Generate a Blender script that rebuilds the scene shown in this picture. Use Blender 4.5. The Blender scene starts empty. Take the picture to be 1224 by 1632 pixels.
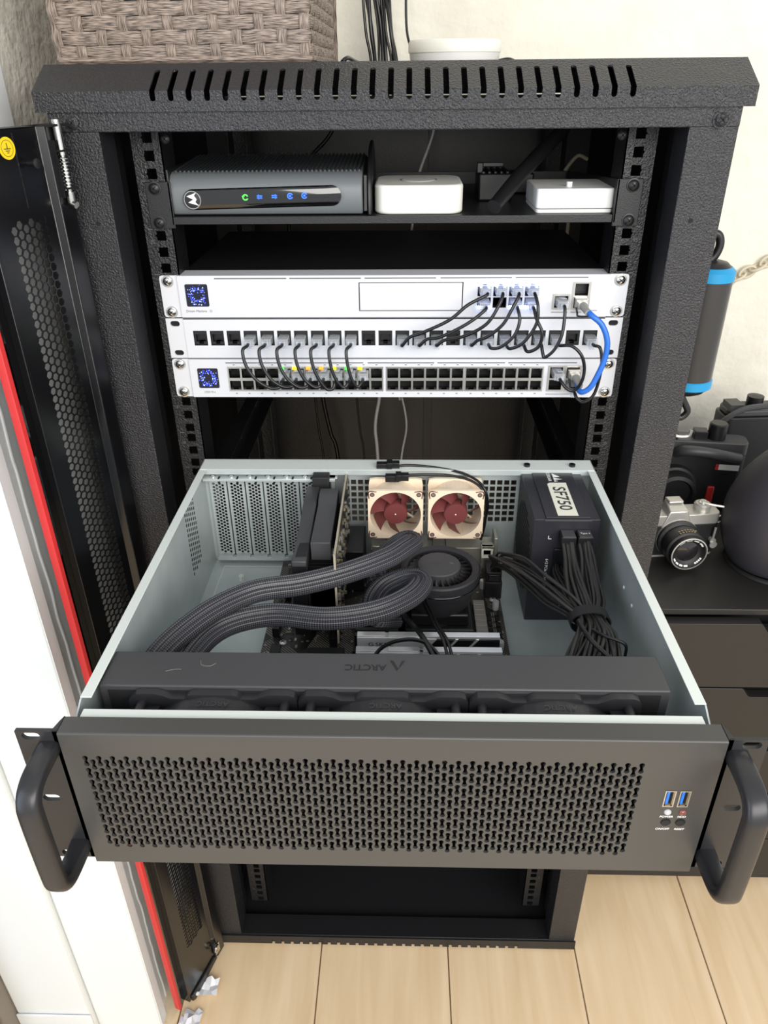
import bpy, bmesh, math, random
from mathutils import Vector, Matrix
random.seed(7)
PI = math.pi
S = 0.001          # geometry below is written in millimetres: x across the rack, y into the room, z up
Z0 = 1120.0        # the floor lies 1120 mm below z = 0 (the upper edge of the gateway's rack unit)
SC = bpy.context.scene
COL = SC.collection

# ------------------------------------------------------------------ camera, light, exposure
def set_camera():
    C = Vector((13.155, -789.802, 176.104)); yaw, pitch, roll, f = -0.03076, 0.52579, -0.01076, 1200.0
    cy, sy, cp, sp = math.cos(yaw), math.sin(yaw), math.cos(pitch), math.sin(pitch)
    fw = Vector((sy*cp, cy*cp, -sp)); r = Vector((cy, -sy, 0)); u = r.cross(fw)
    cr, sr = math.cos(roll), math.sin(roll)
    R, U = cr*r + sr*u, -sr*r + cr*u
    cd = bpy.data.cameras.new('camera'); co = bpy.data.objects.new('camera', cd); COL.objects.link(co)
    m = Matrix((R, U, -fw)).transposed().to_4x4(); m.translation = Vector((C.x*S, C.y*S, (C.z+Z0)*S))
    co.matrix_world = m
    cd.sensor_fit = 'AUTO'; cd.sensor_width = 36.0; cd.lens = f/1632*36.0
    cd.clip_start = 0.01; cd.clip_end = 50
    SC.camera = co
set_camera()

def set_world(color, strength):
    w = bpy.data.worlds.new('daylight'); SC.world = w; w.use_nodes = True
    b = w.node_tree.nodes['Background']; b.inputs[0].default_value = (*color, 1); b.inputs[1].default_value = strength
set_world((0.95, 0.98, 1.0), 0.8)

def area_light(name, loc, target, sx, sy, energy, color):
    d = bpy.data.lights.new(name, 'AREA'); d.shape = 'RECTANGLE'; d.size = sx; d.size_y = sy; d.energy = energy; d.color = color
    o = bpy.data.objects.new(name, d); COL.objects.link(o); o.location = loc
    o.rotation_euler = (Vector(target)-Vector(loc)).to_track_quat('-Z', 'Y').to_euler()
    return o
area_light('window_daylight', (1.0, -2.5, 1.95), (0.0, 0.1, 0.9), 3.3, 1.5, 116, (1.0, 0.97, 0.93))
area_light('doorway_daylight', (-1.5, -1.5, 1.2), (-0.45, -0.15, 0.5), 0.9, 1.8, 16, (0.66, 0.78, 1.0))

SC.view_settings.view_transform = 'Standard'
try: SC.view_settings.look = 'None'
except Exception: pass
SC.view_settings.gamma = 1.0
SC.view_settings.use_curve_mapping = False
SC.view_settings.exposure = 0.0

# ------------------------------------------------------------------ materials
def lin(c): return tuple(((x/255)/12.92 if x/255 <= .04045 else ((x/255+.055)/1.055)**2.4) for x in c)
def mat(name, rgb, rough=.5, metal=0.0, bump=None, vary=None, spec=None, emit=None, alpha=None, coat=0):
    m = bpy.data.materials.new(name); m.use_nodes = True; nt = m.node_tree; N = nt.nodes; L = nt.links
    b = N['Principled BSDF']
    c = lin(rgb) if max(rgb) > 1 else rgb
    b.inputs['Base Color'].default_value = (*c, 1); b.inputs['Roughness'].default_value = rough; b.inputs['Metallic'].default_value = metal
    if spec is not None: b.inputs['Specular IOR Level'].default_value = spec
    if coat: b.inputs['Coat Weight'].default_value = coat
    tc = None
    if bump or vary: tc = N.new('ShaderNodeTexCoord')
    if bump:
        kind, scale, strength, dist = bump
        if kind == 'voronoi':
            t = N.new('ShaderNodeTexVoronoi'); t.inputs['Scale'].default_value = scale; out = t.outputs['Distance']
        else:
            t = N.new('ShaderNodeTexNoise'); t.inputs['Scale'].default_value = scale; t.inputs['Detail'].default_value = 3; out = t.outputs['Fac']
        L.new(tc.outputs['Object'], t.inputs['Vector'])
        bp = N.new('ShaderNodeBump'); bp.inputs['Strength'].default_value = strength; bp.inputs['Distance'].default_value = dist
        L.new(out, bp.inputs['Height']); L.new(bp.outputs[0], b.inputs['Normal'])
    if vary:
        scale, rgb2, lo, hi = vary
        t = N.new('ShaderNodeTexNoise'); t.inputs['Scale'].default_value = scale; t.inputs['Detail'].default_value = 5
        L.new(tc.outputs['Object'], t.inputs['Vector'])
        r = N.new('ShaderNodeValToRGB'); r.color_ramp.elements[0].position = lo; r.color_ramp.elements[1].position = hi
        r.color_ramp.elements[0].color = (*c, 1); r.color_ramp.elements[1].color = (*lin(rgb2), 1)
        L.new(t.outputs['Fac'], r.inputs[0]); L.new(r.outputs[0], b.inputs['Base Color'])
    if emit:
        b.inputs['Emission Color'].default_value = (*lin(emit[0]), 1); b.inputs['Emission Strength'].default_value = emit[1]
    return m

def mat_clear(name, tint, rough, amount):
    """thin clear plastic or glass: mostly passes light, with a gloss on top"""
    m = bpy.data.materials.new(name); m.use_nodes = True; nt = m.node_tree; N = nt.nodes; L = nt.links
    N.remove(N['Principled BSDF']); out = N['Material Output']
    t = N.new('ShaderNodeBsdfTransparent'); t.inputs[0].default_value = (*tint, 1)
    p = N.new('ShaderNodeBsdfPrincipled'); p.inputs['Base Color'].default_value = (*tint, 1); p.inputs['Roughness'].default_value = rough
    mx = N.new('ShaderNodeMixShader'); mx.inputs[0].default_value = amount
    L.new(t.outputs[0], mx.inputs[1]); L.new(p.outputs[0], mx.inputs[2]); L.new(mx.outputs[0], out.inputs[0])
    return m

def mat_glass(name):
    m = bpy.data.materials.new(name); m.use_nodes = True; nt = m.node_tree; N = nt.nodes; L = nt.links
    N.remove(N['Principled BSDF']); out = N['Material Output']
    t = N.new('ShaderNodeBsdfTransparent'); t.inputs[0].default_value = (.97, .98, .98, 1)
    g = N.new('ShaderNodeBsdfGlossy'); g.inputs['Roughness'].default_value = .02
    fr = N.new('ShaderNodeFresnel'); fr.inputs[0].default_value = 1.3
    ge = N.new('ShaderNodeNewGeometry'); om = N.new('ShaderNodeMath'); om.operation = 'SUBTRACT'; om.inputs[0].default_value = 1; L.new(ge.outputs['Backfacing'], om.inputs[1])
    mu = N.new('ShaderNodeMath'); mu.operation = 'MULTIPLY'; L.new(fr.outputs[0], mu.inputs[0]); L.new(om.outputs[0], mu.inputs[1])   # only the entry face reflects
    mx = N.new('ShaderNodeMixShader'); L.new(mu.outputs[0], mx.inputs[0])
    L.new(t.outputs[0], mx.inputs[1]); L.new(g.outputs[0], mx.inputs[2]); L.new(mx.outputs[0], out.inputs[0])
    return m

def mat_braid(name):
    m = mat(name, (26, 26, 29), .42); nt = m.node_tree; N = nt.nodes; L = nt.links; b = N['Principled BSDF']
    tc = N.new('ShaderNodeTexCoord'); mp = N.new('ShaderNodeMapping'); mp.inputs['Rotation'].default_value = (0, 0, PI/4)
    L.new(tc.outputs['UV'], mp.inputs[0])
    ck = N.new('ShaderNodeTexChecker'); ck.inputs['Scale'].default_value = 0.7
    ck.inputs[1].default_value = (*lin((10, 10, 12)), 1); ck.inputs[2].default_value = (*lin((78, 78, 84)), 1)
    L.new(mp.outputs[0], ck.inputs[0]); L.new(ck.outputs[0], b.inputs['Base Color'])
    bp = N.new('ShaderNodeBump'); bp.inputs['Strength'].default_value = .5; bp.inputs['Distance'].default_value = .0006
    L.new(ck.outputs['Fac'], bp.inputs['Height']); L.new(bp.outputs[0], b.inputs['Normal'])
    return m

def mat_wood(name, base, dark, hue):
    m = mat(name, base, .45); nt = m.node_tree; N = nt.nodes; L = nt.links; b = N['Principled BSDF']
    tc = N.new('ShaderNodeTexCoord'); mp = N.new('ShaderNodeMapping'); mp.inputs['Scale'].default_value = (14, 1.2, 1)
    L.new(tc.outputs['Object'], mp.inputs[0])
    oi = N.new('ShaderNodeObjectInfo'); ad = N.new('ShaderNodeVectorMath'); ad.operation = 'ADD'
    L.new(mp.outputs[0], ad.inputs[0]); L.new(oi.outputs['Location'], ad.inputs[1])
    t = N.new('ShaderNodeTexNoise'); t.inputs['Scale'].default_value = 3.0; t.inputs['Detail'].default_value = 8; t.inputs['Distortion'].default_value = .6
    L.new(ad.outputs[0], t.inputs['Vector'])
    r = N.new('ShaderNodeValToRGB'); r.color_ramp.elements[0].position = .3; r.color_ramp.elements[1].position = .75
    r.color_ramp.elements[0].color = (*lin(dark), 1); r.color_ramp.elements[1].color = (*lin(base), 1)
    L.new(t.outputs['Fac'], r.inputs[0]); L.new(r.outputs[0], b.inputs['Base Color'])
    return m

def mat_pcb(name, a, c):
    m = mat(name, a, .4); nt = m.node_tree; N = nt.nodes; L = nt.links; b = N['Principled BSDF']
    tc = N.new('ShaderNodeTexCoord')
    w = N.new('ShaderNodeTexWave'); w.wave_type = 'BANDS'; w.bands_direction = 'DIAGONAL'; w.inputs['Scale'].default_value = 190; w.inputs['Distortion'].default_value = 0
    L.new(tc.outputs['Object'], w.inputs[0])
    n = N.new('ShaderNodeTexVoronoi'); n.inputs['Scale'].default_value = 45
    L.new(tc.outputs['Object'], n.inputs['Vector'])
    sx = N.new('ShaderNodeSeparateColor'); L.new(n.outputs['Color'], sx.inputs[0])
    mu = N.new('ShaderNodeMath'); mu.operation = 'MULTIPLY'; L.new(w.outputs['Fac'], mu.inputs[0]); L.new(sx.outputs[0], mu.inputs[1])
    r = N.new('ShaderNodeValToRGB'); r.color_ramp.elements[0].position = .45; r.color_ramp.elements[1].position = .6
    r.color_ramp.elements[0].color = (*lin(a), 1); r.color_ramp.elements[1].color = (*lin(c), 1)
    L.new(mu.outputs[0], r.inputs[0]); L.new(r.outputs[0], b.inputs['Base Color'])
    return m

def mat_stars(name):
    """small status display: dark blue with glowing blue points in a ring"""
    m = mat(name, (12, 14, 40), .2); nt = m.node_tree; N = nt.nodes; L = nt.links; b = N['Principled BSDF']
    tc = N.new('ShaderNodeTexCoord')
    v = N.new('ShaderNodeTexVoronoi'); v.inputs['Scale'].default_value = 520
    L.new(tc.outputs['Object'], v.inputs['Vector'])
    r = N.new('ShaderNodeValToRGB'); r.color_ramp.elements[0].position = .18; r.color_ramp.elements[1].position = .42
    r.color_ramp.elements[0].color = (*lin((70, 90, 255)), 1); r.color_ramp.elements[1].color = (0.0008, 0.001, 0.012, 1)
    L.new(v.outputs['Distance'], r.inputs[0]); L.new(r.outputs[0], b.inputs['Emission Color']); b.inputs['Emission Strength'].default_value = 1.6
    return m

def mat_wicker(name):
    m = mat(name, (118, 104, 94), .6); nt = m.node_tree; N = nt.nodes; L = nt.links; b = N['Principled BSDF']
    tc = N.new('ShaderNodeTexCoord')
    n = N.new('ShaderNodeTexNoise'); n.inputs['Scale'].default_value = 1.0; n.inputs['Detail'].default_value = 3
    mp = N.new('ShaderNodeMapping'); mp.inputs['Scale'].default_value = (.09, 1.15, 1)
    L.new(tc.outputs['UV'], mp.inputs[0]); L.new(mp.outputs[0], n.inputs['Vector'])
    r = N.new('ShaderNodeValToRGB'); r.color_ramp.elements[0].position = .34; r.color_ramp.elements[1].position = .66
    r.color_ramp.elements[0].color = (*lin((58, 48, 41)), 1); r.color_ramp.elements[1].color = (*lin((168, 151, 138)), 1)
    L.new(n.outputs['Fac'], r.inputs[0]); L.new(r.outputs[0], b.inputs['Base Color'])
    bp = N.new('ShaderNodeBump'); bp.inputs['Strength'].default_value = .7; bp.inputs['Distance'].default_value = .0012
    L.new(n.outputs['Fac'], bp.inputs['Height']); L.new(bp.outputs[0], b.inputs['Normal'])
    return m

K = dict(
 doorblack=mat('door_black', (13, 13, 15), .22),
 coat=mat('textured_black_coat', (36, 36, 39), .24, 0, ('noise', 560, 1.0, .0016)),
 coat_fine=mat('fine_black_coat', (22, 22, 24), .42, 0, ('noise', 900, .35, .0005)),
 rail=mat('rail_black_coat', (24, 24, 26), .28, 0, ('noise', 520, .9, .0014)),
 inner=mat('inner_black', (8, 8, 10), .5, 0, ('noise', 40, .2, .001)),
 backpan=mat('back_panel_black', (24, 24, 26), .4, .0, ('noise', 300, .3, .0006), vary=(9, (8, 8, 9), .4, .65)),
 black=mat('black_plastic', (20, 20, 22), .4),
 black_matte=mat('matte_black', (24, 24, 26), .65),
 black_gloss=mat('gloss_black', (8, 8, 9), .08, coat=1),
 void=mat('dark_hollow', (5, 5, 6), .8),
 cord=mat('black_cord', (13, 13, 15), .33),
 cord_psu=mat('black_power_cord', (42, 41, 40), .42),
 blue=mat('blue_cord', (38, 104, 196), .4),
 white=mat('white_plastic', (226, 226, 222), .32),
 offwhite=mat('off_white_plastic', (232, 232, 222), .38),
 whitecord=mat('white_cord', (200, 200, 198), .45),
 beigecord=mat('beige_cord', (176, 168, 148), .5),
 greycord=mat('grey_cord', (140, 138, 132), .5),
 silver=mat('silver_panel', (208, 209, 213), .42, .1, ('noise', 1500, .05, .0002)),
 silver_port=mat('port_shell', (198, 196, 190), .3, .8),
 chrome=mat('chrome', (215, 213, 208), .18, 1),
 zinc=mat('zinc_steel', (198, 206, 205), .34, .3, ('noise', 700, .06, .0003), vary=(14, (176, 185, 185), .35, .7)),
 zinc_bright=mat('zinc_edge', (216, 222, 217), .4, .15),
 charcoal=mat('charcoal_face', (68, 67, 65), .4, .1),
 charcoal_handle=mat('charcoal_handle', (44, 44, 46), .34, .2),
 rad=mat('radiator_black', (61, 61, 63), .45, 0, ('noise', 1200, .15, .0003)),
 rad_mark=mat('radiator_mark', (38, 38, 40), .3),
 fan_black=mat('fan_black', (40, 40, 43), .42),
 fan_mark=mat('fan_mark', (58, 58, 62), .4),
 foam=mat('dark_foam', (5, 5, 6), .2, 0, ('voronoi', 700, 1.0, .003)),
 beige=mat('beige_fan_plastic', (232, 212, 186), .5),
 maroon=mat('maroon_fan_plastic', (108, 52, 52), .45),
 brown=mat('brown_rubber', (84, 48, 40), .6),
 pcb=mat_pcb('black_board', (22, 22, 23), (128, 124, 116)),
 pcb_edge=mat('board_edge', (160, 152, 134), .5),
 tin=mat('tinned_parts', (176, 172, 160), .35, .7),
 gold=mat('gold_parts', (150, 138, 112), .4, .6),
 chip=mat('black_chip', (16, 16, 17), .45),
 choke=mat('grey_choke', (142, 138, 132), .5, .2),
 alu=mat('brushed_silver', (222, 222, 222), .3, .55),
 paint_white=mat('white_print', (232, 232, 228), .5),
 paint_grey=mat('grey_print', (96, 96, 98), .5),
 paint_dark=mat('dark_print', (50, 50, 52), .5),
 label=mat('cream_label', (222, 220, 204), .5),
 psu=mat('psu_black', (40, 40, 46), .4, .1, ('noise', 1300, .12, .0003)),
 clear=mat_clear('clear_plastic', (.9, .92, .95), .15, .32),
 glass=mat_glass('door_glass'),
 braid=mat_braid('braided_sleeve'),
 modem=mat('grey_modem_plastic', (100, 104, 106), .4),
 modem_dark=mat('dark_modem_plastic', (52, 54, 57), .42),
 ledw=mat('port_light', (200, 210, 255), .3, emit=((165, 185, 255), 30)),
 ledg=mat('green_light', (60, 200, 60), .3, emit=((70, 230, 70), 2.2)),
 ledy=mat('yellow_light', (220, 200, 30), .3, emit=((225, 215, 30), 1.6)),
 leda=mat('amber_light', (220, 150, 40), .3, emit=((230, 150, 30), 1.2)),
 ledb=mat('blue_light', (40, 90, 255), .3, emit=((40, 90, 255), 2.4)),
 stars=mat('star_display', (18, 19, 38), .2),
 star=mat('star_point', (60, 80, 255), .3, emit=((60, 80, 255), 3.0)),
 starw=mat('star_point_bright', (150, 160, 255), .3, emit=((130, 150, 255), 4.0)),
 red=mat('red_seal', (196, 44, 44), .45),
 yellow=mat('yellow_sticker', (236, 200, 20), .5),
 wicker=mat_wicker('woven_strips'),
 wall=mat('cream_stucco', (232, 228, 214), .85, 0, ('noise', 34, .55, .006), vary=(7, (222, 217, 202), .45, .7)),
 wallshade=mat('shaded_stucco', (214, 208, 196), .85, 0, ('noise', 60, .8, .006)),  # same stucco, toned down: shade on the side wall put into its colour
 trim=mat('white_trim_paint', (228, 229, 228), .4),
 caulk=mat('white_caulk', (236, 236, 238), .5),
 greybrown=mat('greybrown_board', (126, 116, 106), .6),
 wood=mat_wood('light_oak', (228, 203, 168), (212, 184, 144), 0),
 seam=mat('board_gap', (150, 120, 84), .8),
 dresser=mat('dresser_black', (33, 31, 29), .5, 0, ('noise', 600, .08, .0003)),
 camsilver=mat('camera_silver', (190, 188, 182), .32, .6),
 camblack=mat('camera_black', (24, 24, 25), .45, 0, ('voronoi', 1500, .4, .0005)),
 lensglass=mat('lens_glass', (22, 18, 20), .05, coat=1),
 helmet=mat('grey_soft_shell', (58, 56, 62), .55, 0, ('noise', 900, .15, .0004)),
 bluewin=mat('dark_blue_window', (46, 62, 78), .15),
 cyan=mat('cyan_plastic', (22, 138, 190), .45),
 tubegrey=mat('dark_tube', (64, 62, 60), .3, .3),
 ivory=mat('ivory_cord', (206, 196, 172), .6),
 film=mat_clear('clear_film', (.93, .94, .97), .25, .5),
 filmwhite=mat('white_film', (235, 235, 238), .4),
 ledred=mat('red_lens', (120, 52, 42), .2, coat=1),
 ledclear=mat('clear_lens', (190, 190, 190), .15, coat=1),
 usb=mat('usb_blue', (30, 110, 210), .4),
)

# ------------------------------------------------------------------ mesh building
class M:
    """collects faces in millimetres for one mesh"""
    def __init__(s, xf=None): s.v = []; s.f = []; s.m = []; s.uv = []; s.mi = 0; s.xf = xf; s.has_uv = False
    def add(s, vs, fs, uvs=None):
        b = len(s.v)
        for p in vs: s.v.append((s.xf @ Vector(p)) if s.xf else Vector(p))
        for k, f in enumerate(fs):
            s.f.append(tuple(i+b for i in f)); s.m.append(s.mi); s.uv.append(uvs[k] if uvs else None)
        if uvs: s.has_uv = True
    def box(s, x0, x1, y0, y1, z0, z1):
        s.add([(x0,y0,z0),(x1,y0,z0),(x1,y1,z0),(x0,y1,z0),(x0,y0,z1),(x1,y0,z1),(x1,y1,z1),(x0,y1,z1)],
              [(0,3,2,1),(4,5,6,7),(0,1,5,4),(1,2,6,5),(2,3,7,6),(3,0,4,7)])
    def prism(s, poly, axis, a, b):
        n = len(poly)
        def P(p, w): return (w, p[0], p[1]) if axis == 'x' else (p[0], w, p[1]) if axis == 'y' else (p[0], p[1], w)
        s.add([P(p, a) for p in poly]+[P(p, b) for p in poly],
              [tuple(range(n-1, -1, -1)), tuple(range(n, 2*n))]+[(i, (i+1) % n, n+(i+1) % n, n+i) for i in range(n)])
    def cyl(s, p0, p1, r, n=16, r2=None, caps=True):
        p0, p1 = Vector(p0), Vector(p1); d = (p1-p0).normalized(); a = d.orthogonal().normalized(); b = d.cross(a)
        r2 = r if r2 is None else r2
        vs = []
        for q, rr in ((p0, r), (p1, r2)):
            for i in range(n):
                t = 2*PI*i/n; vs.append(q + (a*math.cos(t)+b*math.sin(t))*rr)
        fs = [(i, (i+1) % n, n+(i+1) % n, n+i) for i in range(n)]
        if caps: fs += [tuple(range(n-1, -1, -1)), tuple(range(n, 2*n))]
        s.add(vs, fs)
    def lathe(s, prof, center, axis=(0,0,1), n=24, ring=False):
        """prof: (radius, distance along axis)"""
        ax = Vector(axis).normalized(); a = ax.orthogonal().normalized(); b = ax.cross(a); c = Vector(center)
        vs = []; fs = []; m = len(prof)
        for r, h in prof:
            for i in range(n):
                t = 2*PI*i/n; vs.append(c+ax*h+(a*math.cos(t)+b*math.sin(t))*r)
        for j in range(m-1):
            for i in range(n): fs.append((j*n+i, j*n+(i+1) % n, (j+1)*n+(i+1) % n, (j+1)*n+i))
        if ring:
            for i in range(n): fs.append(((m-1)*n+i, (m-1)*n+(i+1) % n, (i+1) % n, i))
        else:
            if prof[0][0] > 1e-6: fs.append(tuple(range(n-1, -1, -1)))
            if prof[-1][0] > 1e-6: fs.append(tuple(range((m-1)*n, m*n)))
        s.add(vs, fs)
    def tube(s, pts, r, n=8, sub=6, prof=None, up=None, uv=False, closed=False):
        P = smooth(pts, sub, closed); m = len(P)
        if prof is None: prof = [(r*math.cos(2*PI*i/n), r*math.sin(2*PI*i/n)) for i in range(n)]
        k = len(prof); per = [0]
        for i in range(k): per.append(per[-1]+math.dist(prof[i], prof[(i+1) % k]))
        vs = []; ln = [0]; nv = None
        for i in range(m):
            t = (P[(i+1) % m]-P[i-1]) if closed else (P[min(i+1, m-1)]-P[max(i-1, 0)])
            t = t.normalized() if t.length > 1e-9 else Vector((0,0,1))
            if up is not None:
                u = Vector(up(i/(m-1)) if callable(up) else up); nn = u-t*u.dot(t)
                if nn.length < 1e-4: nn = t.orthogonal()
            else:
                nn = t.orthogonal() if nv is None else nv-t*nv.dot(t)
                if nn.length < 1e-6: nn = t.orthogonal()
            nv = nn.normalized(); bb = t.cross(nv)
            for a, b in prof: vs.append(P[i]+bb*a+nv*b)
            if i: ln.append(ln[-1]+(P[i]-P[i-1]).length)
        fs = []; uvs = []
        rng = m if closed else m-1
        for j in range(rng):
            j2 = (j+1) % m
            for i in range(k):
                fs.append((j*k+i, j*k+(i+1) % k, j2*k+(i+1) % k, j2*k+i))
                l2 = ln[j2] if j2 else ln[j]+2
                uvs.append([(ln[j], per[i]), (ln[j], per[i+1]), (l2, per[i+1]), (l2, per[i])])
        if not closed:
            fs += [tuple(range(k-1, -1, -1)), tuple(range((m-1)*k, m*k))]; uvs += [[(0, 0)]*k, [(0, 0)]*k]
        s.add(vs, fs, uvs if uv else None)
    def sphere(s, c, rx, ry=None, rz=None, n=16, h=10):
        ry = ry or rx; rz = rz or rx; c = Vector(c); vs = []; fs = []
        vs.append(c+Vector((0,0,-rz)))
        for j in range(1, h):
            a = -PI/2+PI*j/h
            for i in range(n):
                t = 2*PI*i/n; vs.append(c+Vector((rx*math.cos(a)*math.cos(t), ry*math.cos(a)*math.sin(t), rz*math.sin(a))))
        vs.append(c+Vector((0,0,rz)))
        for i in range(n): fs.append((0, 1+(i+1) % n, 1+i)); fs.append((len(vs)-1, 1+(h-2)*n+i, 1+(h-2)*n+(i+1) % n))
        for j in range(h-2):
            for i in range(n): fs.append((1+j*n+i, 1+j*n+(i+1) % n, 1+(j+1)*n+(i+1) % n, 1+(j+1)*n+i))
        s.add(vs, fs)
    def cell(s, u0, u1, v0, v1, loop, mp, depth):
        """one rectangle of sheet with a star-shaped hole; mp(u, v, depth) gives the point"""
        cu = (min(p[0] for p in loop)+max(p[0] for p in loop))/2; cv = (min(p[1] for p in loop)+max(p[1] for p in loop))/2
        def out(p):
            dx, dy = p[0]-cu, p[1]-cv
            tx = ((u1-cu)/dx if dx > 0 else (u0-cu)/dx) if abs(dx) > 1e-9 else 1e9
            ty = ((v1-cv)/dy if dy > 0 else (v0-cv)/dy) if abs(dy) > 1e-9 else 1e9
            t = min(tx, ty); return (cu+dx*t, cv+dy*t)
        if sum(loop[i][0]*loop[(i+1) % len(loop)][1]-loop[(i+1) % len(loop)][0]*loop[i][1] for i in range(len(loop))) < 0: loop = loop[::-1]
        O = [out(p) for p in loop]; n = len(loop); vs = []; fs = []
        for p in loop: vs.append(mp(p[0], p[1], 0))
        for p in O: vs.append(mp(p[0], p[1], 0))
        for p in loop: vs.append(mp(p[0], p[1], depth))
        def side(p):
            e = 1e-6
            return 0 if abs(p[0]-u1) < e and p[1] < v1-e else 1 if abs(p[1]-v1) < e and p[0] > u0+e else 2 if abs(p[0]-u0) < e and p[1] > v0+e else 3
        C4 = [(u1, v1), (u0, v1), (u0, v0), (u1, v0)]            # corner met when leaving side 0, 1, 2, 3 anticlockwise
        for i in range(n):
            j = (i+1) % n; sa, sb = side(O[i]), side(O[j]); mid = []; k = sa
            while k != sb: mid.append(C4[k]); k = (k+1) % 4
            ids = []
            for c in mid: vs.append(mp(c[0], c[1], 0)); ids.append(len(vs)-1)
            fs.append(tuple([i, j, n+j]+ids[::-1]+[n+i]))
            fs.append((j, i, 2*n+i, 2*n+j))
        s.add(vs, fs)
    def sheet(s, X, Zs, holes, mp, depth):
        """flat sheet cut on a grid with rectangular holes (x0,x1,z0,z1)"""
        xs = sorted(set([X[0], X[1]]+[h for q in holes for h in q[:2]])); zs = sorted(set([Zs[0], Zs[1]]+[h for q in holes for h in q[2:4]]))
        for i in range(len(xs)-1):
            for j in range(len(zs)-1):
                cx, cz = (xs[i]+xs[i+1])/2, (zs[j]+zs[j+1])/2
                if any(h[0] < cx < h[1] and h[2] < cz < h[3] for h in holes): continue
                s.add([mp(xs[i], zs[j], 0), mp(xs[i+1], zs[j], 0), mp(xs[i+1], zs[j+1], 0), mp(xs[i], zs[j+1], 0)], [(0,1,2,3)])
        for h in holes:
            a = [(h[0],h[2]),(h[1],h[2]),(h[1],h[3]),(h[0],h[3])]
            s.add([mp(*p, 0) for p in a]+[mp(*p, depth) for p in a], [(0,1,5,4),(1,2,6,5),(2,3,7,6),(3,0,4,7)])
    def quad(s, a, b, c, d): s.add([a, b, c, d], [(0,1,2,3)])

def smooth(pts, sub, closed=False):
    P = [Vector(p) for p in pts]
    if len(P) < 3 or sub < 2: return P
    out = []; n = len(P); rng = n if closed else n-1
    for i in range(rng):
        p0 = P[i-1] if (closed or i) else P[0]*2-P[1]; p1 = P[i]; p2 = P[(i+1) % n]
        p3 = P[(i+2) % n] if (closed or i+2 < n) else P[-1]*2-P[-2]
        for k in range(sub):
            t = k/sub; out.append(.5*((2*p1)+(p2-p0)*t+(2*p0-5*p1+4*p2-p3)*t*t+(3*p1-p0-3*p2+p3)*t**3))
    if not closed: out.append(P[-1])
    return out

def rrect(x0, x1, y0, y1, r, n=4):
    out = []
    for cx, cy, a in ((x1-r, y1-r, 0), (x0+r, y1-r, 90), (x0+r, y0+r, 180), (x1-r, y0+r, 270)):
        for i in range(n+1):
            t = math.radians(a+90*i/n); out.append((cx+r*math.cos(t), cy+r*math.sin(t)))
    return out

ORG = {}
def wp(p): return Vector((p[0]*S, p[1]*S, (p[2]+Z0)*S))
def thing(name, label, cat, base, group=None):
    o = bpy.data.objects.new(name, None); COL.objects.link(o); o.location = wp(base); o.empty_display_size = .02
    o['label'] = label; o['category'] = cat
    if group: o['group'] = group
    ORG[o] = wp(base); return o
def obj(name, mb, mats, parent=None, bevel=0, seg=2, smooth_a=38, label=None, cat=None, group=None, kind=None, cast=True):
    mats = mats if isinstance(mats, (list, tuple)) else [mats]
    if parent is not None: org = ORG[parent]
    else:
        xs = [p[0] for p in mb.v]; ys = [p[1] for p in mb.v]; zs = [p[2] for p in mb.v]
        org = wp(((min(xs)+max(xs))/2, (min(ys)+max(ys))/2, min(zs)))
    me = bpy.data.meshes.new(name)
    me.from_pydata([tuple(wp(p)-org) for p in mb.v], [], mb.f)
    for m in mats: me.materials.append(m if not isinstance(m, str) else K[m])
    if len(mats) > 1: me.polygons.foreach_set('material_index', mb.m)
    if mb.has_uv:
        uvl = me.uv_layers.new(name='UVMap')
        for p, u in zip(me.polygons, mb.uv):
            if u:
                for li, q in zip(p.loop_indices, u): uvl.data[li].uv = q
    bm = bmesh.new(); bm.from_mesh(me)
    bmesh.ops.recalc_face_normals(bm, faces=bm.faces); bm.to_mesh(me); bm.free()
    if smooth_a:
        me.polygons.foreach_set('use_smooth', [True]*len(me.polygons)); me.set_sharp_from_angle(angle=math.radians(smooth_a))
    o = bpy.data.objects.new(name, me); COL.objects.link(o)
    if parent is not None: o.parent = parent
    else: o.location = org
    ORG[o] = org
    if bevel:
        b = o.modifiers.new('edge', 'BEVEL'); b.width = bevel*S; b.segments = seg; b.limit_method = 'ANGLE'; b.angle_limit = math.radians(40)
    if label: o['label'] = label
    if cat: o['category'] = cat
    if group: o['group'] = group
    if kind: o['kind'] = kind
    return o
def share(src, parent, off, name=None, rotz=0):
    """another part with the same mesh, moved by off (mm)"""
    c = src.copy(); COL.objects.link(c); c.parent = parent
    if name: c.name = name
    c.location = Vector(src.location)+Vector(off)*S; ORG[c] = ORG[parent]; return c
def dup(root, off, label=None, rotz=None):
    r = root.copy(); COL.objects.link(r); r.location = root.location+Vector(off)*S; ORG[r] = Vector(r.location)
    if label: r['label'] = label
    for ch in list(root.children):
        c = ch.copy(); COL.objects.link(c); c.parent = r; ORG[c] = ORG[r]
        for g in list(ch.children):
            d = g.copy(); COL.objects.link(d); d.parent = c; ORG[d] = ORG[r]
    return r
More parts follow.
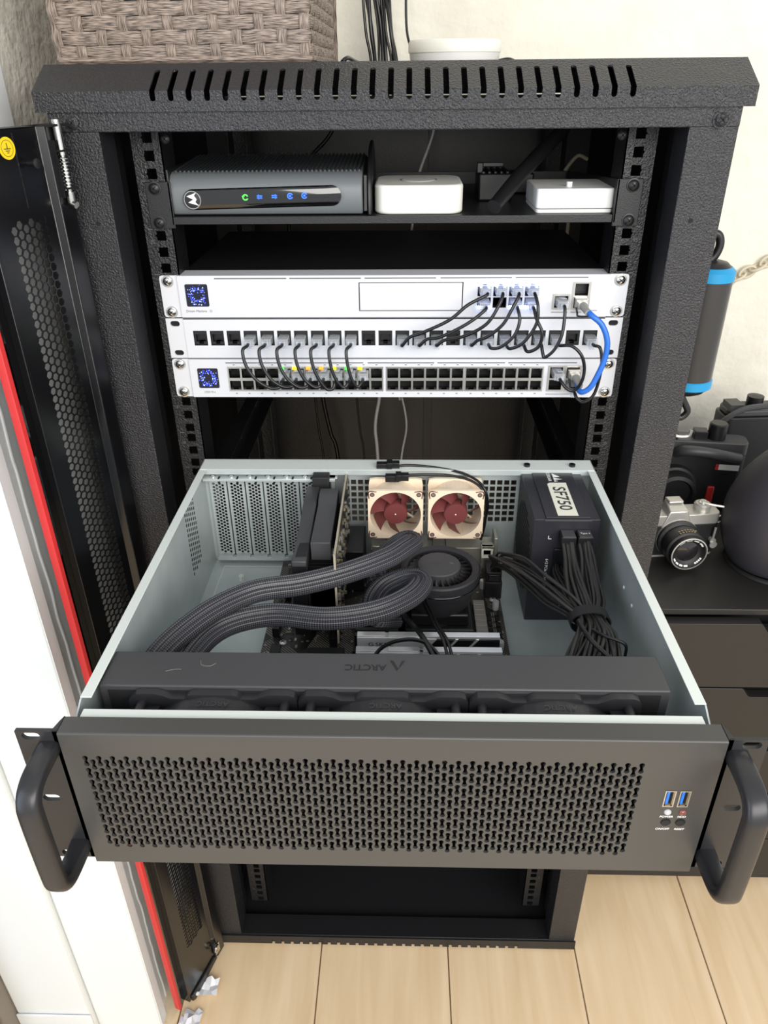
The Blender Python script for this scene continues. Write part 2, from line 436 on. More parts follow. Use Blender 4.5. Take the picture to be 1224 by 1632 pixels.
def text(s, size, m, pos, xd, yd, parent, name='lettering', align='CENTER', shear=0, thick=.15, sx=1, bold=0, label=None):
    cu = bpy.data.curves.new('t', 'FONT'); cu.body = s; cu.size = size; cu.align_x = align; cu.align_y = 'CENTER'; cu.shear = shear; cu.resolution_u = 3
    cu.offset = bold
    ob = bpy.data.objects.new('t', cu); me = bpy.data.meshes.new_from_object(ob)
    X, Y = Vector(xd).normalized(), Vector(yd).normalized(); N = X.cross(Y); P = Vector(pos)
    mb = M(); mb.add([P+X*v.co.x*sx+Y*v.co.y+N*thick for v in me.vertices], [tuple(p.vertices) for p in me.polygons])
    bpy.data.objects.remove(ob); bpy.data.meshes.remove(me); bpy.data.curves.remove(cu)
    return obj(name, mb, m, parent, smooth_a=0, label=label)
FX, FZ = (1, 0, 0), (0, 0, 1)          # lettering on a face towards the camera side
def screw(parent, name, c, r, m, axis=(0, -1, 0), washer=0, wm='chrome', slot='void'):
    ax = Vector(axis); mb = M(); c = Vector(c)
    if washer: mb.lathe([(washer, 0), (washer, .8), (r, 1.0)], c, ax, 18)
    h = .9 if washer else 0
    mb.lathe([(r, h), (r, h+r*.25), (r*.75, h+r*.5), (r*.35, h+r*.62), (0.001, h+r*.64)], c, ax, 16)
    mb.mi = 1; a = ax.orthogonal().normalized(); b = ax.cross(a)
    for d, e in ((a, b), (b, a)):
        q = c+ax*(h+r*.55); w = r*.1; l = r*.55; t = ax*(r*.16)
        mb.add([q-d*l-e*w, q+d*l-e*w, q+d*l+e*w, q-d*l+e*w, q-d*l-e*w+t, q+d*l-e*w+t, q+d*l+e*w+t, q-d*l+e*w+t],
               [(4,5,6,7),(0,1,5,4),(1,2,6,5),(2,3,7,6),(3,0,4,7)])
    return obj(name, mb, [m, slot], parent)

# ------------------------------------------------------------------ the setting
def struct(name, mb, m, parent=None, **k): return obj(name, mb, m, parent, kind=None if parent else 'structure', **k)
f = M(); f.box(-1500, 1600, -1900, 690, -1150, -1124); floor = struct('floor', f, 'seam', smooth_a=0)
for i in range(-4, 7):                     # oak boards, each its own piece
    x0 = -125+216.5*i
    b = M(); b.box(x0+.8, x0+215.7, -1900, 690, -1124, -1120)
    bo = obj('floor_board', b, 'wood', floor, bevel=.8, seg=1)
    bo.location.x += 0.0
w = M(); w.box(-700, 1700, 690, 760, -1120, 1400); struct('wall_back', w, 'wall', smooth_a=0)
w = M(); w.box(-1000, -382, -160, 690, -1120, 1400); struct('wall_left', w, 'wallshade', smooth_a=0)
t = M(); t.prism([(-382, 30), (-370, 28), (-370, -136), (-369.5, -152), (-367, -168), (-362, -180), (-382, -180)], 'z', -1120, 1400)
struct('trim_1', t, 'trim', smooth_a=60)   # white casing board on the wall
t = M(); t.box(-463, -362.5, -181, -159.5, -1119.5, 1400); struct('trim_2', t, 'trim', bevel=2)
t = M(); t.box(-580, -463.5, -188, -159.5, -1119.5, 1400); struct('trim_3', t, 'trim', bevel=3)
t = M(); t.box(-1000, -580.5, -215, -159.5, -1119.5, 1400); t.box(-616, -586, -226, -214, -1119.5, 1400); struct('trim_4', t, 'greybrown', bevel=2)
t = M(); t.box(-580, -464, -192, -188.5, -1119.8, -1068); struct('trim_5', t, 'trim', bevel=3)
# ragged bead of caulk along the casing
c = M(); pts = [(-369.6, -136+random.uniform(-1.8, 1.8), -1110+i*22+random.uniform(-4, 4)) for i in range(0, 72)]
c.tube(pts, 1.6, n=6, sub=3); struct('trim_6', c, 'caulk')

# ------------------------------------------------------------------ server rack
rack = thing('server_rack', 'tall black steel rack cabinet on the oak floor, its glass side door swung open', 'rack', (0, 255, -1113))
XL, XR = -304.0, 304.0
# top cap: bent front with a row of slots
prof = [(-48, 150), (-48, 166), (-10, 187)]
def capmap(x, s, d):
    if s <= 16: return (x, -48+d, 150+s)
    t = (s-16)/43.4; nx, nz = -21/43.4, 38/43.4
    return (x, -48+38*t-nx*d, 166+21*t-nz*d)
cap = M(); hw = 313
def slot_w(s, s0, s1, r):
    if s <= s0 or s >= s1: return 0
    if s < s0+r: return math.sqrt(max(0, r*r-(s0+r-s)**2))
    if s > s1-r: return math.sqrt(max(0, r*r-(s-(s1-r))**2))
    return r
s0, s1, r = 8, 49, 2.5
lev = [0, s0, s0+.3, s0+.9, s0+1.6, s0+2.5, 16, 30, s1-2.5, s1-1.6, s1-.9, s1-.3, s1, 59.4]
pitch = 15.94; xs0 = -207.2
for k in range(27):
    xc = xs0+pitch*k
    for a, b in zip(lev[:-1], lev[1:]):
        wa, wb = slot_w(a, s0, s1, r), slot_w(b, s0, s1, r)
        for sg in (-1, 1):
            e = xc+sg*pitch/2
            cap.add([capmap(e, a, 0), capmap(xc+sg*wa, a, 0), capmap(xc+sg*wb, b, 0), capmap(e, b, 0)], [(0, 1, 2, 3)])
            if wa or wb:
                cap.add([capmap(xc+sg*wa, a, 0), capmap(xc+sg*wb, b, 0), capmap(xc+sg*wb, b, 1.6), capmap(xc+sg*wa, a, 1.6)], [(0, 1, 2, 3)])
for xa, xb in ((-hw, xs0-pitch/2), (xs0+26.5*pitch, hw)):
    for a, b in ((0, 16), (16, 59.4)):
        cap.add([capmap(xa, a, 0), capmap(xb, a, 0), capmap(xb, b, 0), capmap(xa, b, 0)], [(0, 1, 2, 3)])
# roof, sides, back and underside lip
cap.quad((-hw, -10, 187), (hw, -10, 187), (hw, 560, 187), (-hw, 560, 187))
for x in (-hw, hw): cap.add([(x, -48, 150), (x, -48, 166), (x, -10, 187), (x, 560, 187), (x, 560, 150)], [(0, 1, 2, 3, 4)])
cap.quad((-hw, 560, 150), (hw, 560, 150), (hw, 560, 187), (-hw, 560, 187))
for a in (((-hw, -48), (hw, -36)), ((-hw, 540), (hw, 560))): cap.quad((a[0][0], a[0][1], 150), (a[1][0], a[0][1], 150), (a[1][0], a[1][1], 150), (a[0][0], a[1][1], 150))
for xa, xb in ((-hw, -296), (296, hw)): cap.quad((xa, -48, 150), (xb, -48, 150), (xb, 560, 150), (xa, 560, 150))
obj('top_cap', cap, 'coat', rack, smooth_a=25)
b = M(); b.box(-304.2, 304.2, -45.6, -20, 134, 151); obj('front_beam', b, 'coat', rack, bevel=1)
for sx in (-1, 1):
    p = M(); p.prism([(sx*304, -45), (sx*261, -45), (sx*261, -6), (sx*264, -6), (sx*264, -42), (sx*301, -42), (sx*301, -6), (sx*304, -6)], 'z', -1092, 150)
    obj('front_post', p, 'coat', rack, bevel=.8)
    p = M(); p.box(min(sx*304, sx*264), max(sx*304, sx*264), 520, 555, -1092, 150); obj('rear_post', p, 'coat_fine', rack)
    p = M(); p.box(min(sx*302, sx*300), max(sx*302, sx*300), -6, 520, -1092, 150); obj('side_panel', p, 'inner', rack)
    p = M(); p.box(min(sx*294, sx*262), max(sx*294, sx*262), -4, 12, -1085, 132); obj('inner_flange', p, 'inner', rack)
for xa, xb in ((-264, 56), (58, 264)):
    p = M(); p.box(xa, xb, 553, 556, -1085, 148); obj('back_panel', p, 'backpan', rack, bevel=.6)
p = M(); p.box(50, 64, 546, 553, -1085, 148); obj('back_seam_bar', p, 'coat_fine', rack)
# base with a notched front lip
b = M(); b.box(-304, 304, -45, 555, -1113, -1104)
b.box(-304, 304, -45, -8, -1104, -1092); b.box(-304, 304, 520, 555, -1104, -1092)
for x in (-304, 280): b.box(x, x+24, -8, 520, -1104, -1092)
obj('base_frame', b, 'coat_fine', rack, bevel=1)
lip = M(); lip.box(-306, 306, -48, -45.2, -1103, -1092)
x = -306; edges = []
for k in range(27):
    xc = xs0+pitch*k; edges.append((x, xc-2.5)); x = xc+2.5
edges.append((x, 306))
for a, e in edges: lip.box(a, e, -48, -45.2, -1113, -1103)
obj('base_lip', lip, 'coat_fine', rack)
for x, y in ((-270, 0), (270, 0), (-270, 510), (270, 510)):
    p = M(); p.cyl((x, y, -1120), (x, y, -1113), 14, 14); obj('levelling_foot', p, 'black', rack)
for x, z in ((-282, 142), (287, 140)):
    screw(rack, 'frame_screw', (x, -45.6, z), 5.6, K['coat'], washer=7.5)
for x, z in ((-277, 57), (277, 57)):
    p = M(); p.cyl((x, -45.3, z), (x, -44.9, z), 2.2, 12); obj('post_hole', p, 'void', rack)
p = M(); p.lathe([(9, 0), (9, 1.5), (6, 3), (3, 4)], (288, 470, 187), (0, 0, 1), 14); obj('roof_screw', p, 'black', rack)
# mounting rails with their square holes, 27 units
def rail(sx, y, name='mounting_rail', holes=True):
    r_ = M(); d = 1 if y < 200 else -1
    def mp(u, v, w): return (sx*u, y+w*d, v)
    ztop = 133.35; n = 81
    if holes:
        for k in range(n):
            zc = ztop-(k//3)*44.45-(6.35, 22.225, 38.1)[k % 3]
            za = ztop-(k//3)*44.45-(0, 14.3, 30.15)[k % 3]; zb = ztop-(k//3)*44.45-(14.3, 30.15, 44.45)[k % 3]
            h = 4.7; hr = [(232.5-h, zc-h), (232.5+h, zc-h), (232.5+h, zc-1.4), (232.5+h+1.5, zc), (232.5+h, zc+1.4), (232.5+h, zc+h), (232.5-h, zc+h)]
            r_.cell(219.5, 247, zb, za, hr, mp, 2)
    else: r_.box(min(sx*219.5, sx*247), max(sx*219.5, sx*247), y, y+2*d, ztop-1200, ztop)
    for xx in (219.5, 247): r_.box(min(sx*xx, sx*(xx+1.5)), max(sx*xx, sx*(xx+1.5)), min(y, y+40*d), max(y, y+40*d), ztop-1200, ztop)
    o = obj(name, r_, 'rail', rack, smooth_a=0); return o
for sx in (-1, 1):
    ro = rail(sx, 0)
    for u in range(1, 28):
        z = 133.35-(27-u)*44.45-12.5
        if u in (25, 21, 20, 1, 2, 3): text(str(u), 4.4, 'paint_grey', (sx*242.3, -.05, z), FX, FZ, ro, thick=.1)
    for u in range(17, 28):                           # unit ticks
        z = 133.35-(27-u)*44.45; mb = M(); mb.box(min(sx*240, sx*245), max(sx*240, sx*245), -.12, 0, z-.25, z+.25); obj('unit_mark', mb, 'paint_grey', ro)
    rail(sx, 470, holes=False)
    screw(rack, 'rail_screw', (sx*214, -4, 126), 4.5, K['black'])

# ---- the open front door: glass pane in a metal edge strip with honeycomb perforation
H0 = Vector((-292, -52, 0)); td = Vector((-.3319, -.9433, 0)); nd = Vector((.9433, -.3319, 0))
DX = Matrix((( td.x, nd.x, 0, H0.x), (td.y, nd.y, 0, H0.y), (0, 0, 1, 0), (0, 0, 0, 1)))     # (along door, towards the viewer, up)
DT, DB = 141.5, -1103.0
fr = M(DX)
def dm(u, v, w): return (u, -w, v)
pz0, pz1 = -1003.0, 72.0; hR = 4.6; hh = hR*math.sqrt(3)/2; ncol = 6; d0 = 39.0; pw = 0
nrow = int((pz1-pz0)/(2*hh)); pzb = pz1-2*hh*nrow
def hexa(cx, cz, r): return [(cx+r*math.cos(PI*k/3), cz+r*math.sin(PI*k/3)) for k in range(6)]
d1 = d0+1.5*hR*(ncol-1)+2*hR
for i in range(ncol):
    cx = d0+hR+1.5*hR*i; sh = hh if i % 2 else 0; nr = nrow-(1 if sh else 0)
    for j in range(nr):
        zc = pz1-sh-hh-2*hh*j; O = hexa(cx, zc, hR); I = hexa(cx, zc, hR-.62)
        vs = [dm(*p, 0) for p in O]+[dm(*p, 0) for p in I]+[dm(*p, 1.4) for p in I]
        fr.add(vs, [(k, (k+1) % 6, 6+(k+1) % 6, 6+k) for k in range(6)]+[(6+k, 6+(k+1) % 6, 12+(k+1) % 6, 12+k) for k in range(6)])
        if i in (0, ncol-1):                                  # close the jagged outer columns
            sg = -1 if i == 0 else 1
            za = zc+hh; fr.add([dm(cx+sg*hR, zc, 0), dm(cx+sg*hR, za, 0), dm(cx+sg*hR/2, za, 0)], [(0, 1, 2)])
            za = zc-hh; fr.add([dm(cx+sg*hR, zc, 0), dm(cx+sg*hR, za, 0), dm(cx+sg*hR/2, za, 0)], [(0, 1, 2)])
    if sh:
        for zt, zo in ((pz1-hh, pz1), (pzb+hh, pzb)):
            a_, c_ = (cx-hR, cx+hR)
            fr.add([dm(cx-hR/2, zt, 0), dm(cx+hR/2, zt, 0), dm(min(c_, d1), zo, 0), dm(a_, zo, 0)], [(0, 1, 2, 3)])
            if i == ncol-1: fr.add([dm(cx+hR/2, zt, 0), dm(d1, zt, 0), dm(d1, zo, 0)], [(0, 1, 2)])
fr.add([dm(d0, pzb, 0), dm(d1, pzb, 0), dm(d1, pz0-6, 0), dm(d0, pz0-6, 0)], [(0, 1, 2, 3)])
fr.add([dm(30, DB, 0), dm(d0, DB, 0), dm(d0, DT, 0), dm(30, DT, 0)], [(0, 1, 2, 3)])
fr.add([dm(d1, DB, 0), dm(101, DB, 0), dm(101, DT, 0), dm(d1, DT, 0)], [(0, 1, 2, 3)])
fr.add([dm(d0, pz1, 0), dm(d1, pz1, 0), dm(d1, DT, 0), dm(d0, DT, 0)], [(0, 1, 2, 3)])
fr.add([dm(d0, DB, 0), dm(d1, DB, 0), dm(d1, pz0-6, 0), dm(d0, pz0-6, 0)], [(0, 1, 2, 3)])
door = obj('door', fr, 'doorblack', rack, smooth_a=0, label='perforated black metal door strip swung open on the hinge side')
def dpart(name, mb, m, **k): return obj(name, mb, m, door, **k)
e = M(DX); e.prism([(3, -17), (30, -17), (30, 0), (27, 2), (24, 5), (6, 5), (3, 2)], 'z', DB, DT); dpart('hinge_stile', e, 'doorblack', bevel=.8)
e = M(DX); e.box(101, 104, -17, 1.5, DB, DT); dpart('bent_edge', e, 'doorblack', bevel=.5)
e = M(DX); e.box(3, 104, -17, 0, DT-1.5, DT); e.box(3, 104, -17, 0, DB, DB+1.5); dpart('end_cap', e, 'black')
g = M(DX); g.box(104, 560, -13, -8, DB+4, DT-4); dpart('glass_pane', g, 'glass', label='clear tempered glass pane')
g = M(DX); g.box(104.2, 116, -7.8, -7.2, DB+4, DT-4); dpart('glass_border', g, 'black_gloss', label='glossy black printed border on the glass')
g = M(DX); g.box(116, 121.5, -14, -4.5, DB+4, DT-4); dpart('red_seal', g, 'red', bevel=.6, label='thin red seal strip')
g = M(DX); g.box(470, 580, -17, -13.2, DB, DT); dpart('far_stile', g, 'black')
# spring hinge pin
e = M(DX); e.cyl((14, 9, 146), (14, 9, 118), 3.6, 14); e.cyl((14, 9, 118), (14, 9, 84), 2.4, 12); e.cyl((14, 9, 88), (14, 9, 79), 3.6, 14); e.cyl((14, 9, 79), (14, 14, 77), 3.2, 12)
pts = [(14+4.2*math.cos(t), 9+4.2*math.sin(t), 116-26*t/(2*PI*9)) for t in [2*PI*9*i/108 for i in range(109)]]
e.tube(pts, .55, n=5, sub=1); dpart('hinge_pin', e, 'chrome', label='chrome spring hinge pin')
e = M(DX); e.box(9, 22, 0, 15, 121, 122.6); e.box(9, 22, 0, 15, 91, 92.6); e.box(21, 23, -2, 10, 84, 130); e.box(2, 24, -5, 12, DT-1, DT+1); dpart('hinge_bracket', e, 'black')
e = M(DX); e.lathe([(8.5, 0), (8.5, .5)], (66, 0, 127), (0, 1, 0), 28); st = dpart('ground_sticker', e, 'yellow', label='round yellow earthing sticker')
mk = M(DX); mk.lathe([(6.6, .55), (6.6, .7)], (66, 0, 127), (0, 1, 0), 24); mk.lathe([(6.0, .72), (6.0, .75)], (66, 0, 127), (0, 1, 0), 24); 
mk = M(DX)
for a in range(24):
    t0, t1 = 2*PI*a/24, 2*PI*(a+1)/24
    mk.add([(66+q*math.cos(t), .6, 127+q*math.sin(t)) for t, q in ((t0, 6.4), (t1, 6.4), (t1, 6.0), (t0, 6.0))], [(0, 1, 2, 3)])
for z, wd in ((126.6, 3.6), (125, 2.2), (123.6, 1.0)): mk.box(66-wd, 66+wd, .55, .65, z-.35, z+.35)
mk.box(65.6, 66.4, .55, .65, 127, 131); dpart('ground_symbol', mk, 'paint_dark')
e = M(DX); e.cyl((46, 0, 114), (46, 8, 114), 2.4, 12); e.lathe([(4.2, 8), (4.2, 9.5), (2, 10.5)], (46, 0, 114), (0, 1, 0), 16); dpart('earthing_stud', e, 'black')
e = M(DX); e.box(57, 58.2, -.2, .4, 80, 138); dpart('seam_line', e, 'rail')
e = M(DX); e.prism([(24, -1108), (92, -1116), (98, -1110), (98, -1097), (30, -1096)], 'y', -16, 3); fb = dpart('foot_bracket', e, 'black', bevel=1.5)
e = M(DX); e.cyl((87, 3, -1106), (87, 5.5, -1106), 3.2, 14); dpart('foot_plug', e, 'white', label='white plug')
e = M(DX); e.tube([(22, 6, -1074), (30, 9, -1066), (34, 9, -1072), (28, 8, -1082)], 1.8, n=8); e.box(18, 30, 2, 6, -1092, -1070); dpart('bottom_latch', e, 'chrome')

# crumpled clear film under the open door
fm = M(); rnd = random.Random(3)
for k in range(3):
    cx, cy = (-303, -318, -326)[k], (-122, -168, -178)[k]
    grid = [[(cx+7*(i-2)+rnd.uniform(-3, 3), cy+9*(j-1.5)+rnd.uniform(-3, 3), -1119+abs(rnd.gauss(0, 5))+2*(3-j)) for i in range(5)] for j in range(4)]
    for j in range(3):
        for i in range(4): fm.add([grid[j][i], grid[j][i+1], grid[j+1][i+1], grid[j+1][i]], [(0, 1, 2, 3)])
obj('protective_film', fm, 'filmwhite', label='crumpled white scrap of protective film on the floor under the open door', cat='film', smooth_a=20)

# ------------------------------------------------------------------ rack equipment
def fmap(y): return lambda u, v, w: (u, y+w, v)
def ear(parent, sx, ztop, zbot, slots):
    e = M(); z0, z1 = zbot+.6, ztop-.6; r = 3
    x0, x1 = 222.0, 241.0
    if slots:
        zs = (ztop-6.35, zbot+6.35); zm = (z0+z1)/2
        for za, zb, zc in ((zm, z1, zs[0]), (z0, zm, zs[1])):
            loop = [(231.5+sg*2.2+2.9*math.cos(a), zc+2.9*math.sin(a)) for sg, rg in ((1, range(-3, 4)), (-1, range(3, 10))) for a in [PI*k/6 for k in rg]]
            e.cell(x0, x1, za, zb, loop, lambda u, v, w: (sx*u, -2+w, v), 1.9)
        e.mi = 1; e.box(min(sx*226, sx*240), max(sx*226, sx*240), -.1, .0, z0+2, z1-2)
    else:
        e.prism([(sx*x0, z0), (sx*(x1-r), z0), (sx*(x1-.8), z0+.8), (sx*x1, z0+r), (sx*x1, z1-r), (sx*(x1-.8), z1-.8), (sx*(x1-r), z1), (sx*x0, z1)], 'y', -2, 0)
    o = obj('rack_ear', e, ['silver', 'void'], parent)
    if not slots:
        for zz in (ztop-6.35, zbot+6.35): screw(parent, 'rack_screw', (sx*232.5, -2, zz), 4.6, K['chrome'], washer=6.2)
    return o
def jack(parent, x0, x1, z0, z1, y, depth=9, m='void', block=True):
    """socket cavity behind a cut-out, with the stepped latch notch"""
    j = M(); yb = y+depth
    j.quad((x0, yb, z0), (x1, yb, z0), (x1, yb, z1), (x0, yb, z1))
    j.quad((x0, y+.2, z0), (x1, y+.2, z0), (x1, yb, z0), (x0, yb, z0)); j.quad((x0, y+.2, z1), (x1, y+.2, z1), (x1, yb, z1), (x0, yb, z1))
    j.quad((x0, y+.2, z0), (x0, yb, z0), (x0, yb, z1), (x0, y+.2, z1)); j.quad((x1, y+.2, z0), (x1, yb, z0), (x1, yb, z1), (x1, y+.2, z1))
    return j
clear_leds = []

# ---- gateway
udm = thing('network_gateway', 'silver rack gateway with bluish lit ports, topmost of the three silver units', 'gateway', (0, 120, -43))
X0, X1 = -222, 222
px = [87.2+16.2*k for k in range(4)]      # port columns
holes = []
PW = 14.0
top_z = (-22.2, -9.8); bot_z = (-34.0, -23.4)
for x in px: holes += [(x+.6, x+.6+PW, *top_z), (x+.6, x+.6+PW, *bot_z)]
holes += [(167.0, 181.5, -34.6, -21.5), (187, 201, -22, -9.5), (187, 201, -35, -23.5), (-34.8, 73.0, -37.4, -7.8)]
p = M(); p.sheet((X0, X1), (-43.6, -.6), holes, fmap(-4), 4)
for a in (X0, X1): p.quad((a, -4, -43.6), (a, 0, -43.6), (a, 0, -.6), (a, -4, -.6))
p.quad((X0, -4, -.6), (X1, -4, -.6), (X1, 0, -.6), (X0, 0, -.6)); p.quad((X0, -4, -43.6), (X1, -4, -43.6), (X1, 0, -43.6), (X0, 0, -43.6))
p.box(X0, X1, 0, 22, -1.6, -.6)
face = obj('front_panel', p, 'silver', udm, smooth_a=0)
b = M(); b.box(-221, 221, 6, 258, -43, -1.7); obj('housing', b, 'coat_fine', udm, bevel=1)
for sx in (-1, 1): ear(udm, sx, 0, -44.45, False)
b = M(); b.box(-33.8, 72.0, -3.9, -1, -36.6, -8.6); by = obj('drive_bay_cover', b, 'silver', udm, bevel=.4)
b = M(); b.cyl((62.7, -4.2, -22.7), (62.7, -3.6, -22.7), 1.0, 10); obj('bay_light', b, 'paint_white', by)
b = M()
for a, e in ((-183.4, -108.9), (-105.7, -32.2), (-28.4, 44.7), (49.2, 121.9), (125.8, 199.3)): b.box(a, e, -4.15, -3.9, -3.9, -3.0)
obj('vent_line', b, 'paint_dark', udm)
b = M(); b.prism(rrect(-215, -191.5, -32, -9, 1.5), 'y', -4.5, -3.8); obj('status_display', b, 'stars', udm)
text('Dream Machine   O', 3.4, 'paint_dark', (-203, -4, -36.9), FX, FZ, udm)
for i, x in enumerate(px):
    for zz in (top_z, bot_z):
        j = jack(udm, x+.6, x+.6+PW, zz[0], zz[1], -4, 10)
        jo = obj('port', j, 'void', udm, smooth_a=0)
        if not (i == 1 and zz is bot_z):
            l = M(); zc = zz[1] if zz is top_z else zz[0]
            for q in (2.4, PW-2.4): l.box(x+.6+q-2.0, x+.6+q+2.0, -4.8, -3.6, zc-1.9 if zz is top_z else zc-.6, zc+.6 if zz is top_z else zc+1.9)
            obj('port_light', l, 'ledw', jo, smooth_a=0)
for h in holes[8:11]:
    obj('port', jack(udm, *h, -4, 12), 'void', udm, smooth_a=0)
b = M(); b.sheet((184.5, 203.2), (-36.5, -8), [(187.2, 200.8, -34.6, -23.6), (187.2, 200.8, -21.8, -9.6)], fmap(-4.6), 2); obj('cage_frame', b, 'silver_port', udm, smooth_a=0)
b = M(); b.sheet((165.2, 183.2), (-36, -20), [(167.4, 181.2, -34.2, -22)], fmap(-4.6), 2); obj('cage_frame', b, 'silver_port', udm, smooth_a=0)
b = M(); b.box(165, 182, -4.2, -4, -39.2, -38.6); b.box(185, 196, -4.2, -4, -39.2, -38.6); b.box(198, 212, -4.2, -4, -37.4, -36.9); obj('port_mark', b, 'paint_grey', udm)

def stars(parent, cx, cz, seed):
    rn = random.Random(seed); b = M()
    for k in range(120):
        a = rn.uniform(.3, 6.4) if rn.random() < .8 else rn.uniform(0, 6.3); r_ = rn.gauss(7.4, 1.7)
        x, z = r_*math.cos(a), r_*math.sin(a)*1.05
        if max(abs(x), abs(z)) > 10.4: continue
        q = rn.choice((.3, .35, .45, .6)); b.mi = 1 if rn.random() < .3 else 0
        b.add([(cx+x+q*math.cos(t), -4.62, cz+z+q*math.sin(t)) for t in [PI*i/3 for i in range(6)]], [(0, 1, 2, 3, 4, 5)])
    obj('star_points', b, ['star', 'starw'], parent, kind='stuff', smooth_a=0)
stars(udm, -203.2, -20.5, 4)

# ---- patch panel
pp = thing('patch_bay', 'silver patch panel with one row of square sockets, between gateway and switch', 'patch panel', (0, 20, -88))
pxs = [-205.8+18.02*k for k in range(24)]
holes = [(x-7.3, x+7.3, -74.2, -58.2) for x in pxs]
p = M(); p.sheet((-222, 222), (-88.0, -45.0), holes, fmap(-3), 4); p.box(-222, 222, -3, 12, -46, -45)
obj('front_panel', p, 'silver', pp, smooth_a=0)
for sx in (-1, 1): ear(pp, sx, -44.45, -88.9, True)
proto = None
for x in pxs:
    if proto is None:
        j = jack(pp, x-7.3, x+7.3, -74.2, -58.2, -3, 8, 'black')
        proto = obj('keystone_socket', j, 'black', pp, smooth_a=0)
        q = M(); q.sheet((x-7.1, x+7.1), (-74, -58.4), [(x-5.4, x+5.4, -70.5, -62.5), (x-2.4, x+2.4, -73, -70.5)], fmap(-1.2), 8); q.box(x-6.5, x+6.5, -2.4, -1, -61.5, -59.2)
        keyf = obj('keystone_face', q, 'black', proto, smooth_a=0); x_first = x
    else:
        c = share(proto, pp, (x-x_first, 0, 0)); d = keyf.copy(); COL.objects.link(d); d.parent = c

# ---- switch
sw = thing('network_switch', 'silver rack switch with green link lights, lowest of the three silver units', 'network switch', (0, 100, -132))
sx_ports = []
for blk, x_a in enumerate((-173.2, -88.0+.2, 0.2, 85.9)):
    for k in range(6): sx_ports.append(x_a+14.05*k+(.0 if blk else 0))
PX = sx_ports
holes = []
for x in PX: holes += [(x-6, x+6, -110.2, -99.4), (x-6, x+6, -123.6, -113.4)]
hs = holes+[(170.4, 184, -110.6, -98.2), (170.4, 184, -123.8, -112.6), (188.4, 202, -110.6, -98.2), (188.4, 202, -123.8, -112.6)]
p = M(); p.sheet((-222, 222), (-132.8, -89.4), hs, fmap(-4), 4); p.box(-222, 222, -3.9, 10, -90.4, -89.4); p.box(-222, 222, -3.9, 10, -132.8, -131.8)
obj('front_panel', p, 'silver', sw, smooth_a=0)
b = M(); b.box(-221, 221, 10, 250, -132.6, -90.5); obj('housing', b, 'coat_fine', sw, bevel=1)
for sx in (-1, 1): ear(sw, sx, -88.9, -133.35, False)
b = M()
for a, e in ((-182.1, -108.8), (-104.7, -31.7), (-27, 45), (48.4, 121.3), (124.7, 198.4)): b.box(a, e, -4.15, -3.9, -93.8, -92.9)
obj('vent_line', b, 'paint_dark', sw)
b = M(); b.prism(rrect(-214, -191.5, -122, -99.5, 1.5), 'y', -4.5, -3.8); obj('status_display', b, 'stars', sw)
stars(sw, -202.8, -110.7, 9)
text('USW Pro', 3.2, 'paint_dark', (-203, -4, -127), FX, FZ, sw)
for blk in range(4):
    xs = PX[blk*6:blk*6+6]
    b = M(); b.sheet((xs[0]-7.4, xs[-1]+7.4), (-125.4, -97.6), [h for h in holes if xs[0]-7 < h[0] < xs[-1]+7], fmap(-5), 1.2)
    for a in (xs[0]-7.4, xs[-1]+7.4): b.quad((a, -5, -125.4), (a, -4, -125.4), (a, -4, -97.6), (a, -5, -97.6))
    obj('port_bank_frame', b, 'silver_port', sw, smooth_a=0)
pt = pb = None
for i, x in enumerate(PX):
    for r_, (za, zb) in enumerate(((-110.2, -99.4), (-123.6, -113.4))):
        if i == 0:
            j = jack(sw, x-6, x+6, za, zb, -5, 11)
            zl = zb if r_ == 0 else za; s_ = -1 if r_ == 0 else 1
            j.mi = 0; j.box(x-6, x-3.0, -4.9, -2, zl, zl+s_*2.2); j.box(x+3.0, x+6, -4.9, -2, zl, zl+s_*2.2)
            o = obj('port', j, 'void', sw, smooth_a=0)
            if r_ == 0: pt = o
            else: pb = o
        else: share(pt if r_ == 0 else pb, sw, (x-PX[0], 0, 0))
    if i % 2 == 0:
        pass
b = M()
for i, x in enumerate(PX):
    for zz in (-95.6, -128.4): b.box(x-1.1, x+1.1, -4.15, -4, zz-.4, zz+.4)
obj('port_number', b, 'paint_grey', sw, kind='stuff')
for i, m in ((4, 'ledg'), (5, 'ledy'), (6, 'leda'), (7, 'leda'), (8, 'ledy'), (9, 'ledg'), (10, 'ledy')):
    x = PX[i]-4; l = M(); l.box(x-2.4, x+2.4, -5.6, -4.6, -100.6, -97.4); obj('link_light', l, m, sw, smooth_a=0)
for h in hs[48:]: obj('port', jack(sw, *h, -4, 12), 'void', sw, smooth_a=0)
b = M(); b.sheet((168.2, 204.2), (-125.6, -96.4), hs[48:], fmap(-4.8), 1.2); obj('cage_frame', b, 'silver_port', sw, smooth_a=0)
b = M(); b.box(168, 197, -4.2, -4, -129.4, -128.8); b.cyl((208.5, -4.2, -126.5), (208.5, -3.9, -126.5), .8, 8); obj('port_mark', b, 'paint_grey', sw)

